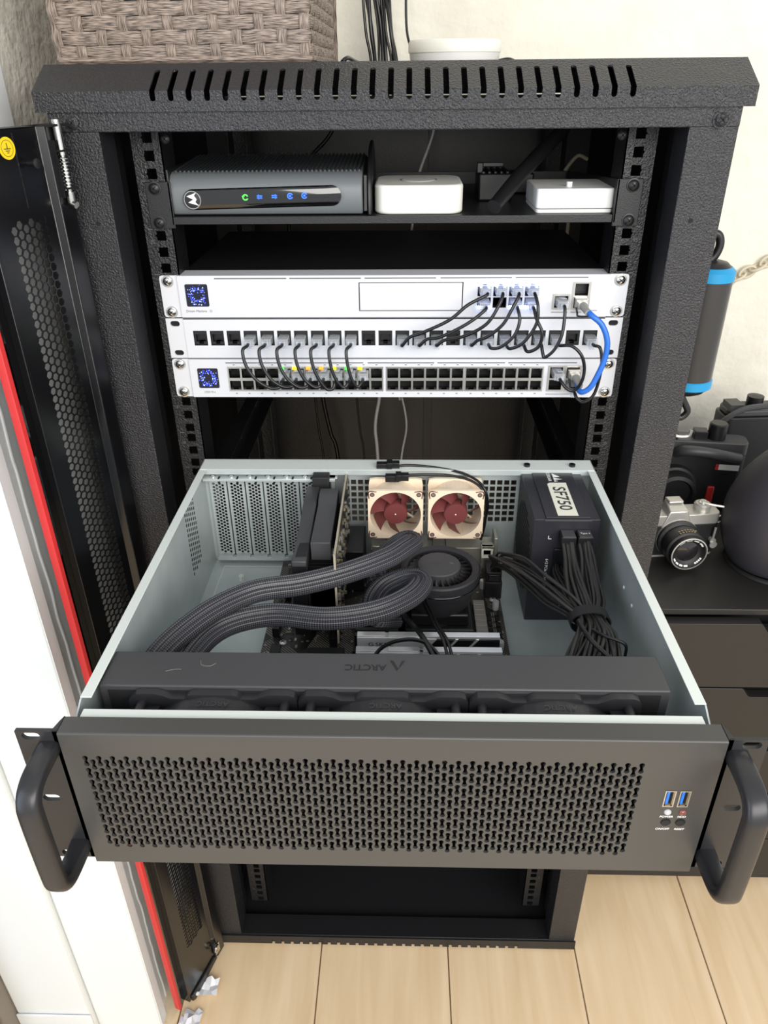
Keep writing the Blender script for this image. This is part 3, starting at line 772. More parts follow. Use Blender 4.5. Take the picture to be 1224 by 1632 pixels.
# ---- patch cords
def plug(mb, x, y, z, down=False):
    s_ = -1 if down else 1
    mb.box(x-5.6, x+5.6, y-13, y+9, z-3.6, z+3.6)
    mb.box(x-3.4, x+3.4, y-18, y-13, z-2.6, z+2.6)
    mb.add([(x-3, y+2, z+s_*3.6), (x+3, y+2, z+s_*3.6), (x+2.6, y-15, z+s_*6.6), (x-2.6, y-15, z+s_*6.6), (x-3, y+2, z+s_*4.6), (x+3, y+2, z+s_*4.6), (x+2.6, y-15, z+s_*7.6), (x-2.6, y-15, z+s_*7.6)],
           [(0,1,2,3), (4,7,6,5), (0,4,5,1), (1,5,6,2), (2,6,7,3), (3,7,4,0)])
def patch_cord(name, label, pa, pb, mid, r=1.75, m='cord', group=None, ends=(False, False), cat='cable', tails=True):
    """pa, pb: plug positions at the panel face; mid: points of the cord between the plugs"""
    t = thing(name, label, cat, (pa[0], pa[1]-20, pa[2]), group)
    for p_, dn in ((pa, ends[0]), (pb, ends[1])):
        mb = M(); plug(mb, *p_, down=dn); po = obj('plug', mb, 'clear', t, bevel=.4, seg=1, label='clear plastic plug')
        c = M()
        for k in range(8): c.box(p_[0]-4.2+k*1.12, p_[0]-3.8+k*1.12, p_[1]+1, p_[1]+8, p_[2]-(1.6 if not dn else -1.0), p_[2]-(1.0 if not dn else -1.6))
        obj('contact_strip', c, 'gold', po, smooth_a=0)
    cm = M(); a = (pa[0], pa[1]-11, pa[2]); e = (pb[0], pb[1]-11, pb[2])
    cm.tube([a, (pa[0], pa[1]-21, pa[2]-.6)]+mid+[(pb[0], pb[1]-21, pb[2]-.6), e], r, n=8, sub=7)
    obj('cord', cm, m, t, smooth_a=80); return t
names = ['first', 'second', 'third', 'fourth', 'fifth', 'sixth', 'seventh']
for k in range(7):
    xa, xb = pxs[3+k], PX[4+k]
    dx = xb-xa; ph_ = random.uniform(-1, 1)
    lo = -109-random.uniform(0, 3)
    x1, x2 = xa-2.5+ph_, xb-2.5
    mid = [(x1-1.5, -31, -71), (x1-1+.06*dx, -34, -86), (x1+.3*dx, -35, -101), (x1+.68*dx, -34, lo), (x2-1.5+.02*dx, -33, lo), (x2+1.5, -30, -106)]
    patch_cord('patch_cable', 'short black patch cord looping from patch panel down to switch, %s from the blue displays' % names[k],
               (xa, -4, -67), (xb, -5, -104.5), mid, group='short patch cords looping to the switch', ends=(True, False))
gw = [  # gateway port (column, row), patch socket index, label, mid points
 (0, 0, 12, 'black patch cord from the upper first gateway port, longest sideways run to the patch panel', [(76, -30, -26), (58, -32, -42), (32, -32, -56), (18, -28, -64)]),
 (0, 1, 13, 'black patch cord from the lower first gateway port, second longest run', [(82, -30, -41), (66, -31, -52), (48, -30, -62), (36, -28, -66)]),
 (1, 0, 14, 'black patch cord from the second gateway port above the empty socket', [(106, -32, -28), (95, -34, -46), (74, -32, -60), (54, -28, -67)]),
 (2, 0, 16, 'black patch cord from the upper third gateway port curving into the patch panel', [(121, -32, -28), (112, -34, -46), (98, -33, -60), (88, -29, -67)]),
 (2, 1, 17, 'black patch cord from the lower third gateway port dipping below the patch sockets', [(129, -32, -42), (124, -34, -58), (112, -33, -71), (103, -30, -75)]),
 (3, 0, 18, 'black patch cord from the upper fourth gateway port dipping below the patch sockets', [(146, -34, -28), (145, -36, -46), (134, -35, -66), (122, -31, -75)]),
 (3, 1, 19, 'black patch cord from the lower fourth gateway port swinging out in a wide bow', [(146, -32, -40), (152, -36, -54), (150, -35, -70), (140, -32, -78)]),
]
for col, row, k, lab, mid in gw:
    mid = [(a_, b_, c_+6*(q_+1)/len(mid)) for q_, (a_, b_, c_) in enumerate(mid)]
    x = px[col]+.6+PW/2
    patch_cord('patch_cable', lab, (x, -5, -15 if row == 0 else -29), (pxs[k], -4, -67), mid, group='patch cords from the gateway to the patch panel', ends=(row == 1, True))
patch_cord('patch_cable', 'black patch cord looping from the lone gateway socket beside the eight lit ports', (174.2, -5, -28), (pxs[20], -4, -67),
           [(174, -31, -42), (172, -34, -56), (166, -34, -70), (158, -32, -78), (156, -30, -75)], ends=(False, True))
patch_cord('patch_cable', 'black patch cord arching from the third last patch socket to the switch cage', (pxs[21], -4, -67), (178.5, -5, -105),
           [(184, -32, -66), (194, -36, -74), (199, -36, -88), (198, -36, -103), (192, -33, -114), (184, -31, -112)], ends=(True, False))
patch_cord('patch_cable', 'black patch cord dropping from the last patch socket to the lower switch edge', (pxs[23], -4, -67), (195, -5, -119.5),
           [(214, -30, -69), (217, -33, -84), (216, -34, -104), (212, -34, -120), (203, -33, -127), (197, -30, -124)], ends=(True, True))
# blue cord with metal transceivers
bt = thing('fibre_patch_cable', 'bright blue patch cord bowing from gateway cage to switch cage', 'cable', (195, -20, -40))
for (x, z) in ((194, -28.5), (195.5, -105)):
    mb = M(); mb.box(x-6.2, x+6.2, -14, 6, z-4.8, z+5.2); mb.box(x-5, x+5, -19, -14, z-3, z+3); tr = obj('transceiver', mb, 'silver_port', bt, bevel=.5)
    mb = M(); mb.tube([(x-5.5, -12, z-3), (x-6, -22, z-6), (x-5, -24, z-9), (x+5, -24, z-9), (x+6, -22, z-6), (x+5.5, -12, z-3)], 1.0, n=6); obj('bail_latch', mb, 'black', tr)
    mb = M(); mb.cyl((x, -18, z), (x+2, -34, z-3), 4.2, 12, 3.0); obj('boot', mb, 'greycord', tr)
mb = M(); mb.tube([(194, -18, -28.5), (199, -36, -33), (210, -40, -42), (217, -42, -58), (217, -42, -76), (212, -42, -94), (206, -41, -108), (198, -36, -114), (196, -20, -107)], 2.9, n=10, sub=8)
obj('cord', mb, 'blue', bt, smooth_a=80)
# pale plug hanging at the lower edge
# ---- shelf and what stands on it
sh = thing('rack_shelf', 'black steel tray bolted into the upper rack rails carrying small network boxes', 'shelf', (0, 120, 48))
b = M(); b.box(-217, 215, -3, 250, 54.5, 56); b.box(-217, 215, -4, -2.4, 49.2, 56.4); b.box(-217, 215, 248.5, 250, 49, 70)
obj('tray', b, 'coat_fine', sh, bevel=.4)
for sx in (-1, 1):
    b = M(); b.prism([(min(sx*216, sx*241), 45.2), (max(sx*216, sx*241), 45.2), (max(sx*216, sx*241), 88.3), (min(sx*216, sx*241), 88.3)], 'y', -2, 0); obj('bracket', b, 'coat_fine', sh, bevel=.6)
    b = M(); b.add([(sx*217, -2, 49), (sx*217, -2, 88), (sx*217, 250, 70), (sx*217, 250, 49), (sx*218.4, -2, 49), (sx*218.4, -2, 88), (sx*218.4, 250, 70), (sx*218.4, 250, 49)], [(0,1,2,3), (7,6,5,4), (0,4,5,1), (1,5,6,2), (2,6,7,3), (3,7,4,0)])
    obj('side_gusset', b, 'coat_fine', sh)
    for zz in (50.8, 82.55): screw(sh, 'bolt', (sx*231.5, -2, zz), 5.2, K['black'], washer=6.4)

md = thing('cable_modem', 'dark grey modem lying on its side on the shelf, glossy strip with glowing icons', 'modem', (-124, 60, 56))
b = M()
pr_ = [(5, 57), (2, 62), (1, 70), (1.5, 80), (4, 88), (9, 92.5), (16, 95), (122, 101), (126, 98), (126, 58), (122, 57)]
b.prism(pr_, 'x', -219, -29); obj('body', b, 'modem', md, bevel=1.5)
b = M()
for i in range(44):
    x = -214+i*4.2
    b.add([(x, 14, 94.6), (x+2.4, 14, 94.6), (x+2.4, 120, 100.8), (x, 120, 100.8), (x+.5, 14, 96.6), (x+1.9, 14, 96.6), (x+1.9, 120, 102.6), (x+.5, 120, 102.6)], [(4,5,6,7), (0,1,5,4), (1,2,6,5), (2,3,7,6), (3,0,4,7)])
obj('vent_ribs', b, 'modem_dark', md, kind='stuff')
b = M(); b.box(-221, -218, 3, 124, 58, 99); obj('end_cap', b, 'black', md, bevel=1)
def zmod(x): return 71.5+(x+205)*.022
b = M(); st_ = []
for a in range(13): t = PI/2+PI*a/12; st_.append((-196+9.5*math.cos(t), zmod(-196)+9.5*math.sin(t)))
for a in range(13): t = -PI/2+PI*a/12; st_.append((-59+9.5*math.cos(t), zmod(-59)+9.5*math.sin(t)))
vs = []; fs = []; nz = 13
for q in range(nz):
    a = -PI/2+PI*q/(nz-1); zr = 9.5*math.sin(a); hl = 9.5*math.cos(a); yb = 1.0-2.6*math.cos(a)**1.2
    for x in (-196-hl, -190, -160, -130, -100, -64, -59+hl): vs.append((x, yb, zmod(x)+zr))
for q in range(nz-1):
    for x in range(6): fs.append((q*7+x, q*7+x+1, (q+1)*7+x+1, (q+1)*7+x))
b = M(); b.add(vs, fs); gs = obj('light_strip', b, 'black_gloss', md, smooth_a=80, label='glossy black display strip')
b = M(); b.lathe([(8.2, -1), (8.2, .6), (7, .9)], (-196, -1.0, zmod(-196)), (0, -1, 0), 28); obj('badge', b, 'black', gs)
b = M(); b.lathe([(8.4, .0), (8.4, .9), (7.7, .9), (7.7, .0)], (-196, -1.0, zmod(-196)), (0, -1, 0), 28, ring=True); obj('badge_ring', b, 'chrome', gs)
# bat-wing M emblem, turned on its side like the modem
em = M(); zc_ = zmod(-196); E2 = [(-5.4, 3.4), (4.3, 6.6), (2.1, 4.0), (4.3, .6), (2.7, -2.0), (6.2, -5.3), (-4.4, -2.3), (.8, .4)]
em.add([(-196+p[0], -1.95, zc_+p[1]) for p in E2], [(0, 1, 2, 7), (2, 3, 7), (3, 4, 7), (4, 5, 6, 7)])
obj('emblem', em, 'paint_white', gs, smooth_a=0)
def ring_icon(x, m, kind):
    z = zmod(x)+1; q = M()
    for a in range(14):
        t0 = .35+2*PI*a/16; t1 = .35+2*PI*(a+1)/16
        q.add([(x+k_*math.cos(t), -1.95, z+k_*math.sin(t)) for t, k_ in ((t0, 2.9), (t1, 2.9), (t1, 1.9), (t0, 1.9))], [(0,1,2,3)])
    if kind: q.box(x-.9, x+.9, -1.95, -1.6, z-.9, z+.9)
    else: q.box(x-3.2, x-1, -1.95, -1.6, z+.4, z+1.4)
    obj('power_icon' if not kind else 'status_icon', q, m, gs, smooth_a=0)
ring_icon(-143.5, 'ledg', 0); ring_icon(-99.5, 'ledb', 1); ring_icon(-85.5, 'ledb', 1)
for x, sg in ((-129.5, 1), (-115, -1)):
    q = M(); z = zmod(x)+1
    for s2 in (-1, 1):
        q.add([(x+sg*2.6, -1.95, z+s2*.9-.5), (x+sg*2.6, -1.95, z+s2*.9+.5), (x-sg*2.0, -1.95, z+s2*.9+.4), (x-sg*2.0, -1.95, z+s2*.9-.4)], [(0,1,2,3)])
        q.add([(x-sg*.6, -1.95, z+s2*.9-1.4), (x-sg*.6, -1.95, z+s2*.9+1.4), (x-sg*3.0, -1.95, z+s2*.9)], [(0,1,2)])
    obj('status_icon', q, 'ledb', gs, smooth_a=0)
b = M(); b.prism([(0, 56.2), (0, 84), (12, 100), (40, 114), (78, 118), (110, 104), (124, 84), (126, 56.2)], 'x', -24, -20); b.prism([(10, 58), (16, 92), (60, 104), (112, 92), (118, 58)], 'x', -29, -24)
obj('stand', b, 'black', md, bevel=1.2)

hb = thing('smart_hub', 'white rounded-square hub with a round button on the shelf beside the modem', 'hub', (26, 48, 56))
b = M(); b.prism(rrect(-17.5, 70.3, 4, 92, 17, 6), 'z', 56.2, 83); obj('body', b, 'offwhite', hb, bevel=2.5, seg=3)
b = M(); b.lathe([(19, 82.6), (19, 83.4), (17.6, 83.4), (17.6, 82.6)], (26.4, 48, 0), (0, 0, 1), 32, ring=True); obj('button_ring', b, 'greycord', hb)
b = M(); b.lathe([(17.4, 83.0), (17, 83.6), (.01, 83.7)], (26.4, 48, 0), (0, 0, 1), 32); obj('button', b, 'white', hb)
hr = thing('white_relay_box', 'small white square box with a tiny stud on the shelf beside the black rod', 'hub', (180, 45, 56))
b = M(); b.prism(rrect(142, 218, 8, 86, 4, 3), 'z', 60.2, 78.6); obj('body', b, 'white', hr, bevel=1, label='glossy white body')
b = M(); b.prism(rrect(142.5, 217.5, 8.5, 85.5, 4, 3), 'z', 56.2, 59.6); obj('base', b, 'white', hr, bevel=.5)
b = M(); b.cyl((176, 26, 78), (176, 26, 83), 3, 14); obj('stud', b, 'white', hr)

rd = M(); rd.tube([(99, -8, 64.5), (130, 38, 90), (168, 90, 117), (196, 130, 138)], 7.2, n=16, sub=5)
obj('black_rod', rd, 'black', label='thick black rod slanting up from the shelf to the rack roof', cat='rod', smooth_a=60)
ad = thing('power_adapter', 'ribbed black power adapter standing on the shelf behind the black rod', 'adapter', (98, 110, 56))
b = M(); b.box(92, 128, 92, 140, 56.2, 84); obj('body', b, 'black', ad, bevel=2)
for i in range(5):
    b = M(); b.box(95+i*6.4, 98+i*6.4, 91, 138, 83.6, 86); obj('rib', b, 'black', ad, bevel=.5)
b = M(); b.box(90, 96, 96, 104, 84, 94); b.box(96, 118, 98, 102, 90, 94); obj('clip', b, 'black', ad, bevel=.6)
ad2 = M(); ad2.box(134, 160, 150, 190, 56.2, 78); obj('power_adapter', ad2, 'black', label='low plain black adapter behind the ribbed one', cat='adapter', bevel=2)
def cable(name, label, pts, r, m, group=None, n=8):
    c = M(); c.tube(pts, r, n=n, sub=8); return obj(name, c, m, label=label, cat='cable', group=group, smooth_a=80)
cable('grey_cable', 'thin grey cord hanging inside the rack above the white round-button hub', [(54, 350, 150), (50, 350, 108), (32, 350, 58), (28, 345, 30), (20, 352, -40), (10, 400, -180), (4, 480, -320), (9, 500, -334), (17, 500, -389), (7, 500, -462), (0, 500, -620), (0, 500, -900)], 2, 'whitecord')
cable('white_cable', 'thicker white cable hanging inside the rack below the switch, above the twin fans', [(-20, 500, -200), (-28, 500, -290), (-33, 500, -334), (-41, 500, -389), (-37, 500, -461), (-34, 500, -700), (-20, 500, -950)], 3.2, 'whitecord')
cable('beige_cable', 'beige cord running behind the small white box and down the rack', [(262, 350, 74), (246, 350, 77), (228, 350, 46), (238, 350, 10), (245, 350, -17), (246, 400, -140), (250, 500, -320), (249, 500, -336), (243, 500, -420), (240, 500, -462), (238, 500, -700)], 2.6, 'beigecord')
cable('black_cable', 'black cord hanging behind the modem', [(-70, 350, 150), (-89, 350, 108), (-118, 350, 79), (-150, 350, 40), (-160, 380, -60)], 2.6, 'cord')
for i, (xa, xb, r_) in enumerate(((-152, -140, 2.0), (-138, -112, 3.6), (-76, -62, 1.8))):
    cable('black_cable', ('thin black cord hanging deep in the rack nearest the hinge side', 'thick black cord hanging deep in the rack over the slot covers', 'thin black cord hanging deep in the rack over the graphics card')[i],
          [(xa, 500, -250), (xa+2, 500, -330), (xa+(xb-xa)*.5, 500, -400), (xb, 500, -470), (xb+10, 500, -800)], r_, 'cord', group='black cords in the dark of the rack')

# ------------------------------------------------------------------ on top of the rack
bk = thing('wicker_basket', 'brown woven wicker storage basket standing on top of the rack', 'basket', (-195, 165, 187))
bx0, bx1, by0, by1, bz0, bz1 = -312, -76, 31, 300, 188, 330
rows = 12; rh = (bz1-bz0-4)/rows; per = []
def perim(s_):
    a = bx1-bx0; b_ = by1-by0; s_ %= 2*(a+b_)
    if s_ < a: return (bx0+s_, by0), (0, -1)
    s_ -= a
    if s_ < b_: return (bx1, by0+s_), (1, 0)
    s_ -= b_
    if s_ < a: return (bx1-s_, by1), (0, 1)
    return (bx0, by1-(s_-a)), (-1, 0)
PL = 2*((bx1-bx0)+(by1-by0)); ns = 48; step = PL/ns
def corner_safe(s_):
    a = bx1-bx0; b_ = by1-by0
    return [a, a+b_, 2*a+b_, 0]
for j in range(rows):
    b = M(); zc = bz0+3+rh*(j+.5); vs = []; fs = []; uvs = []
    N_ = ns*4
    for i in range(N_):
        s_ = (i+.5)*PL/N_; (x, y), (nx, ny) = perim(s_)
        off = 1.5*math.cos(PI*(s_/step+j)); wob = .5*math.sin(s_*.13+j)
        for q, (dz, o2) in enumerate(((-rh*.48, -.5), (-rh*.25, .5), (0, .7), (rh*.25, .5), (rh*.48, -.5))):
            vs.append((x+nx*(off+o2), y+ny*(off+o2), zc+dz+wob))
        i2 = (i+1) % N_
        for q in range(4):
            fs.append((i*5+q, i2*5+q, i2*5+q+1, i*5+q+1)); u0, u1 = s_, s_+PL/N_; v0 = q*rh/4+j*50; uvs.append([(u0, v0), (u1, v0), (u1, v0+rh/4), (u0, v0+rh/4)])
    b.add(vs, fs, uvs); obj('woven_strip', b, 'wicker', bk, smooth_a=70)
for i in range(ns):
    s_ = (i+.5)*step-step*.5+.01; (x, y), (nx, ny) = perim(s_+step*.0); tx, ty = -ny, nx
    b = M(); vs = []; fs = []; uvs = []; nz = rows*4
    for k in range(nz+1):
        z = bz0+3+rh*k/4; off = -1.7*math.cos(PI*(i+k/4-.5))*1.05
        for q, (dt, o2) in enumerate(((-4.6, -.3), (-2.3, .5), (0, .7), (2.3, .5), (4.6, -.3))): vs.append((x+nx*(off+o2)+tx*dt, y+ny*(off+o2)+ty*dt, z))
    for k in range(nz):
        for q in range(4):
            fs.append((k*5+q, k*5+q+1, (k+1)*5+q+1, (k+1)*5+q)); uvs.append([(k*rh/4, q*2.6+i*30), (k*rh/4, q*2.6+2.6+i*30), ((k+1)*rh/4, q*2.6+2.6+i*30), ((k+1)*rh/4, q*2.6+i*30)])
    b.add(vs, fs, uvs); obj('stake', b, 'wicker', bk, smooth_a=70)
b = M(); b.box(bx0+4, bx1-4, by0+4, by1-4, bz0-.5, bz0+3)
for a in ((bx0+3.6, bx0+4.4, by0+4, by1-4), (bx1-4.4, bx1-3.6, by0+4, by1-4), (bx0+4, bx1-4, by0+3.6, by0+4.4), (bx0+4, bx1-4, by1-4.4, by1-3.6)): b.box(*a, bz0, bz1-3)
obj('lining', b, 'modem_dark', bk)
b = M(); b.tube([(*perim(i*PL/60)[0], bz0+2.5) for i in range(60)], 3.2, n=6, sub=1, closed=True, uv=True); obj('bottom_braid', b, 'wicker', bk)
b = M(); b.tube([(*perim(i*PL/60)[0], bz1-2) for i in range(60)], 4, n=6, sub=1, closed=True, uv=True); obj('rim_braid', b, 'wicker', bk)

ap = thing('access_point', 'white round wireless access point lying flat on top of the rack', 'access point', (81, 450, 187))
b = M(); b.lathe([(60, 0), (61.5, 3), (63, 13), (63.4, 15)], (81, 450, 187.2), (0, 0, 1), 64); obj('base', b, 'white', ap)
b = M(); b.lathe([(64.4, 15), (64.8, 18), (64.6, 27), (62.5, 30), (40, 31), (.01, 31.2)], (81, 450, 187.2), (0, 0, 1), 64); obj('dome', b, 'offwhite', ap)
cb = thing('cable_bundle', 'bundle of black cables hanging down the wall behind the rack beside the basket', 'cable bundle', (-35, 620, 160))
for i in range(9):
    a = random.uniform(-1, 1); x0 = -52+i*5.2; c = M()
    c.tube([(x0-6+random.uniform(-3, 3), 620+random.uniform(-10, 10), 520), (x0-5+random.uniform(-4, 4), 620+random.uniform(-10, 10), 330), (x0+2+random.uniform(-3, 3), 615+random.uniform(-10, 10), 240), (x0+8+random.uniform(-4, 4), 610, 180), (x0+12, 612, 20), (x0+5, 620, -300)], 3.0 if i % 3 else 2.2, n=8, sub=6)
    obj('cord', c, 'cord', cb, smooth_a=80)
c = M(); c.tube([(12, 612, 300), (14, 600, 236), (24, 590, 205), (30, 570, 196)], 2, n=8); obj('cord', c, 'cord', cb, smooth_a=80)
cable('black_cable', 'short black cable leaving the white round access point', [(144, 462, 192), (160, 470, 194), (176, 490, 190), (190, 520, 189.5)], 2.4, 'cord')
cable('black_cable', 'short black cable end on the rack roof against the basket', [(-62, 240, 190), (-56, 250, 194), (-50, 300, 191), (-48, 380, 189.5)], 2.4, 'cord')

# ------------------------------------------------------------------ pulled-out server chassis
ch = thing('server_chassis', 'open rack server pulled far out, its charcoal front perforated between two handles', 'server', (4, -240, -324))
CL, CR, CT, CB = -211.0, 219.0, -196.0, -322.0
b = M(); b.box(CL, CR, -428, -36, CB-1.2, CB); fl = obj('floor_pan', b, 'zinc', ch)
b = M(); b.box(-198, -197.2, -350, -60, CB, CB+.4); b.box(-198, 205, -60.5, -60, CB, CB+.4); obj('pressed_line', b, 'zinc_bright', fl)
# side walls with a turned-in top edge
for sx, x in ((-1, CL), (1, CR)):
    b = M(); xi = x-sx*1.2
    b.box(min(x, xi), max(x, xi), -424, -36, CB, CT-8); b.box(min(x, xi), max(x, xi), -409, -36, CT-8, CT)
    b.prism([(-424, CT-8), (-409, CT-8), (-409, CT)], 'x', min(x, xi), max(x, xi))
    so = obj('side_wall', b, 'zinc', ch)
    b = M(); xf = x-sx*8; b.box(min(x, xf), max(x, xf), -408, -38, CT, CT+1); obj('top_edge', b, 'zinc_bright', so, bevel=.3)
    if sx > 0:
        for y in (-214, -242, -318, -352, -385):
            b = M(); b.lathe([(2.0, 0), (1.6, .8), (.01, 1.0)], (xi, y, -238), (-sx, 0, 0), 10); obj('rivet', b, 'zinc_bright', so)
    else:
        v = M()
        def mpv(u, w, d): return (xi+.2, u, w)
        for i in range(6):
            for j in range(14):
                yc = -134+i*6.2; zc = -282+j*6.0+(3 if i % 2 else 0)
                v.mi = 1; v.prism([(yc+1.6*math.cos(PI*k/4), zc+2.2*math.sin(PI*k/4)) for k in range(8)], 'x', xi-.1, xi+.15)
        obj('side_vent', v, ['zinc', 'void'], so, smooth_a=0)
# rear wall
b = M()
grid = [(-54+7.75*i, -54+7.75*i+5.8, -267+7.9*j, -267+7.9*j+5.9) for i in range(25) for j in range(7)]
b.sheet((-62, CR), (CB, CT-4), grid, fmap(-47), 1.5)
b.sheet((CL, -62), (CB, CT-4), [(-204.5, -64, -316, -207)], fmap(-47), 1.5)
b.box(CL, CR, -60, -34, CT, CT+1); b.box(CL, CR, -60, -59, CT-5, CT)
rw = obj('rear_wall', b, 'zinc', ch, smooth_a=0)
b = M(); b.box(CL+1, CR-1, -60.4, -36, CT+1, CT+1.5); obj('rear_edge', b, 'zinc_bright', rw)
b = M(); b.box(-207, -62, -66, -48, -205.5, -203.5); b.box(-207, -62, -66.4, -65.6, -206.5, -203.5); obj('slot_shelf', b, 'zinc', ch, bevel=.4)
# slot covers with round holes
sc0 = None; sp = 20.3
for k in range(6):
    x = -204.8+sp*k
    if sc0 is None:
        b = M(); w = sp-1.4
        def mpc(u, v, d): return (u, -49.5+d, v)
        c0 = x+2.6; cw = 3.35
        for i in range(4):
            cx = c0+cw*(i+.5); sh = 2.1 if i % 2 else 0; rh_ = 4.2
            zt = -216-sh
            if sh: b.add([mpc(cx-cw/2, zt, 0), mpc(cx+cw/2, zt, 0), mpc(cx+cw/2, -216, 0), mpc(cx-cw/2, -216, 0)], [(0,1,2,3)])
            for j in range(22):
                zc = zt-rh_*(j+.5)
                b.cell(cx-cw/2, cx+cw/2, zc-rh_/2, zc+rh_/2, [(cx+1.66*math.cos(2*PI*q/10+.2), zc+1.66*math.sin(2*PI*q/10+.2)) for q in range(10)], mpc, 1)
            zb = zt-rh_*22
            b.add([mpc(cx-cw/2, -311, 0), mpc(cx+cw/2, -311, 0), mpc(cx+cw/2, zb, 0), mpc(cx-cw/2, zb, 0)], [(0,1,2,3)])
        for xa, xb in ((x, c0), (c0+4*cw, x+w)): b.box(xa, xb, -50.6, -49.2, -311, -216)
        b.box(x, x+w, -50.6, -49.2, -216, -207); b.box(x+1.5, x+w-1.5, -56, -49.5, -313, -310)
        b.box(x, x+w, -62, -49.5, -207, -206)
        sc0 = obj('slot_cover', b, 'zinc', ch, smooth_a=0); sx0 = x
    else: share(sc0, ch, (x-sx0, 0, 0))
    b = M(); b.lathe([(3, 0), (3, 1.0), (1.4, 1.8)], (x+8, -60, -203.4), (0, 0, 1), 10); b.mi = 1; b.box(x+14.2, x+16.2, -66.3, -60, -208.5, -203.2); obj('slot_screw', b, ['chrome', 'void'], ch)
b = M(); b.box(-206, -62, -56, -49, -317, -312.5); obj('slot_foot', b, 'zinc', ch, bevel=.6)
b = M(); b.cyl((-172, -88, CB), (-172, -88, CB+6), 3.4, 6); b.cyl((-172, -88, CB+6), (-172, -88, CB+7), 2, 10); obj('standoff', b, 'zinc_bright', ch)
b = M(); b.lathe([(9, 0), (9, .5), (8, .5), (8, 0)], (-142, -229, CB), (0, 0, 1), 24, ring=True); obj('stamped_ring', b, 'usb', ch, label='thin blue stamped ring')
# front wall top edge
b = M(); b.box(-204, 212, -430, -419.5, CT+.2, CT+1.4); b.box(-204, 212, -420.3, -419.5, -322, CT+.2); obj('front_edge', b, 'zinc_bright', ch, bevel=.3)
# front panel
PLx, PRx, PT, PBt, PY = -212.5, 220.5, -192.5, -325.0, -444.0
b = M()
x0p = -198.2; pit = 4.5925; ncols = 81; zt0, zb0 = -212.0, -308.4; rpit = 11.55
def bone(cx, cz, tilt=0):
    R_, hh, nk = 1.9, 3.05, .95; o = []
    for k in range(-1, 8): a = PI*k/6-PI/6*.0; o.append((R_*math.cos(a), hh+R_*math.sin(a))) if 0 <= k <= 6 else None
    o.append((-nk, .4)); o.append((-nk, -.4))
    for k in range(6, 13): a = PI*k/6; o.append((R_*math.cos(a), -hh+R_*math.sin(a)))
    o.append((nk, -.4)); o.append((nk, .4))
    return [(cx+p[0]+p[1]*tilt, cz+p[1]) for p in o]
pm = fmap(PY)
for i in range(ncols):
    cx = x0p+pit*i; top = zt0-(3.4 if i % 2 else 0)
    b.add([pm(cx-pit/2, top, 0), pm(cx+pit/2, top, 0), pm(cx+pit/2, zt0, 0), pm(cx-pit/2, zt0, 0)], [(0,1,2,3)]) if i % 2 else None
    for j in range(8):
        zc = top-rpit*(j+.5)
        b.cell(cx-pit/2, cx+pit/2, zc-rpit/2, zc+rpit/2, bone(cx, zc, 0), pm, 2)
    zb = top-rpit*8; b.add([pm(cx-pit/2, zb0, 0), pm(cx+pit/2, zb0, 0), pm(cx+pit/2, zb, 0), pm(cx-pit/2, zb, 0)], [(0,1,2,3)])
xe0, xe1 = x0p-pit/2, x0p+pit*(ncols-.5)
usb_h = [(189.6, 195.2, -253.6, -239.6), (199.4, 205, -253.6, -239.6)]
b.sheet((PLx, xe0), (PBt+1, PT-1.6), [], pm, 2)
b.sheet((xe1, PRx), (PBt+1, PT-1.6), usb_h, pm, 2)
b.sheet((xe0, xe1), (zt0, PT-1.6), [], pm, 2); b.sheet((xe0, xe1), (PBt+1, zb0), [], pm, 2)
# rounded top fold, top face, ends, bottom
fold = [(PY+1.6-1.6*math.cos(PI/2*q/6), PT-1.6+1.6*math.sin(PI/2*q/6)) for q in range(7)]
for (ya, za), (yb, zb) in list(zip(fold[:-1], fold[1:]))+[((PY+1.6, PT), (-429, PT)), ((-429, PT), (-429, PT-5)), ((PY, PBt+1), (PY+1, PBt)), ((PY+1, PBt), (-429, PBt))]:
    b.quad((PLx, ya, za), (PRx, ya, za), (PRx, yb, zb), (PLx, yb, zb))
for x in (PLx, PRx): b.add([(x, PY, PBt+1), (x, PY, PT-1), (x, PY+1, PT), (x, -429, PT), (x, -429, PBt), (x, PY+1, PBt)], [(0,1,2,3,4,5)])
fp = obj('front_panel', b, 'charcoal', ch, smooth_a=30)
b = M(); b.box(xe0-3, xe1+3, -438.5, -433, zb0-3, zt0+3); obj('dust_filter', b, 'foam', fp)
for (xa, xb, za, zb), xc in zip(usb_h, (192.4, 202.2)):
    u = M(); u.sheet((xa-.9, xb+.9), (za-.9, zb+.9), [(xa, xb, za, zb)], fmap(PY-.3), 9); u.box(xa, xb, PY+8, PY+9, za, zb)
    uo = obj('usb_port', u, 'silver_port', fp, smooth_a=0)
    u = M(); u.box(xa+.8, xa+2.6, PY+.2, PY+8, za+1.6, zb-.6); obj('tongue', u, 'usb', uo, smooth_a=0, label='blue tongue')
    u = M(); u.box(xa+3.2, xb-.8, PY+1.5, PY+8, za+1.5, zb-.5); obj('hollow', u, 'void', uo, smooth_a=0)
    u = M(); u.box(xa+1, xb-1, PY-.1, PY+2, za+.2, za+1.2); u.box(xb-.9, xb-.1, PY-.1, PY+2, za+1.2, zb); obj('spring_contact', u, 'gold', uo, smooth_a=0)
for x, m in ((193.6, 'ledclear'), (203.6, 'ledred')):
    u = M(); u.lathe([(2.6, 0), (2.4, .8), (1.6, 1.6), (.01, 2.0)], (x, PY, -259.9), (0, -1, 0), 16); obj('indicator_lamp', u, m, fp)
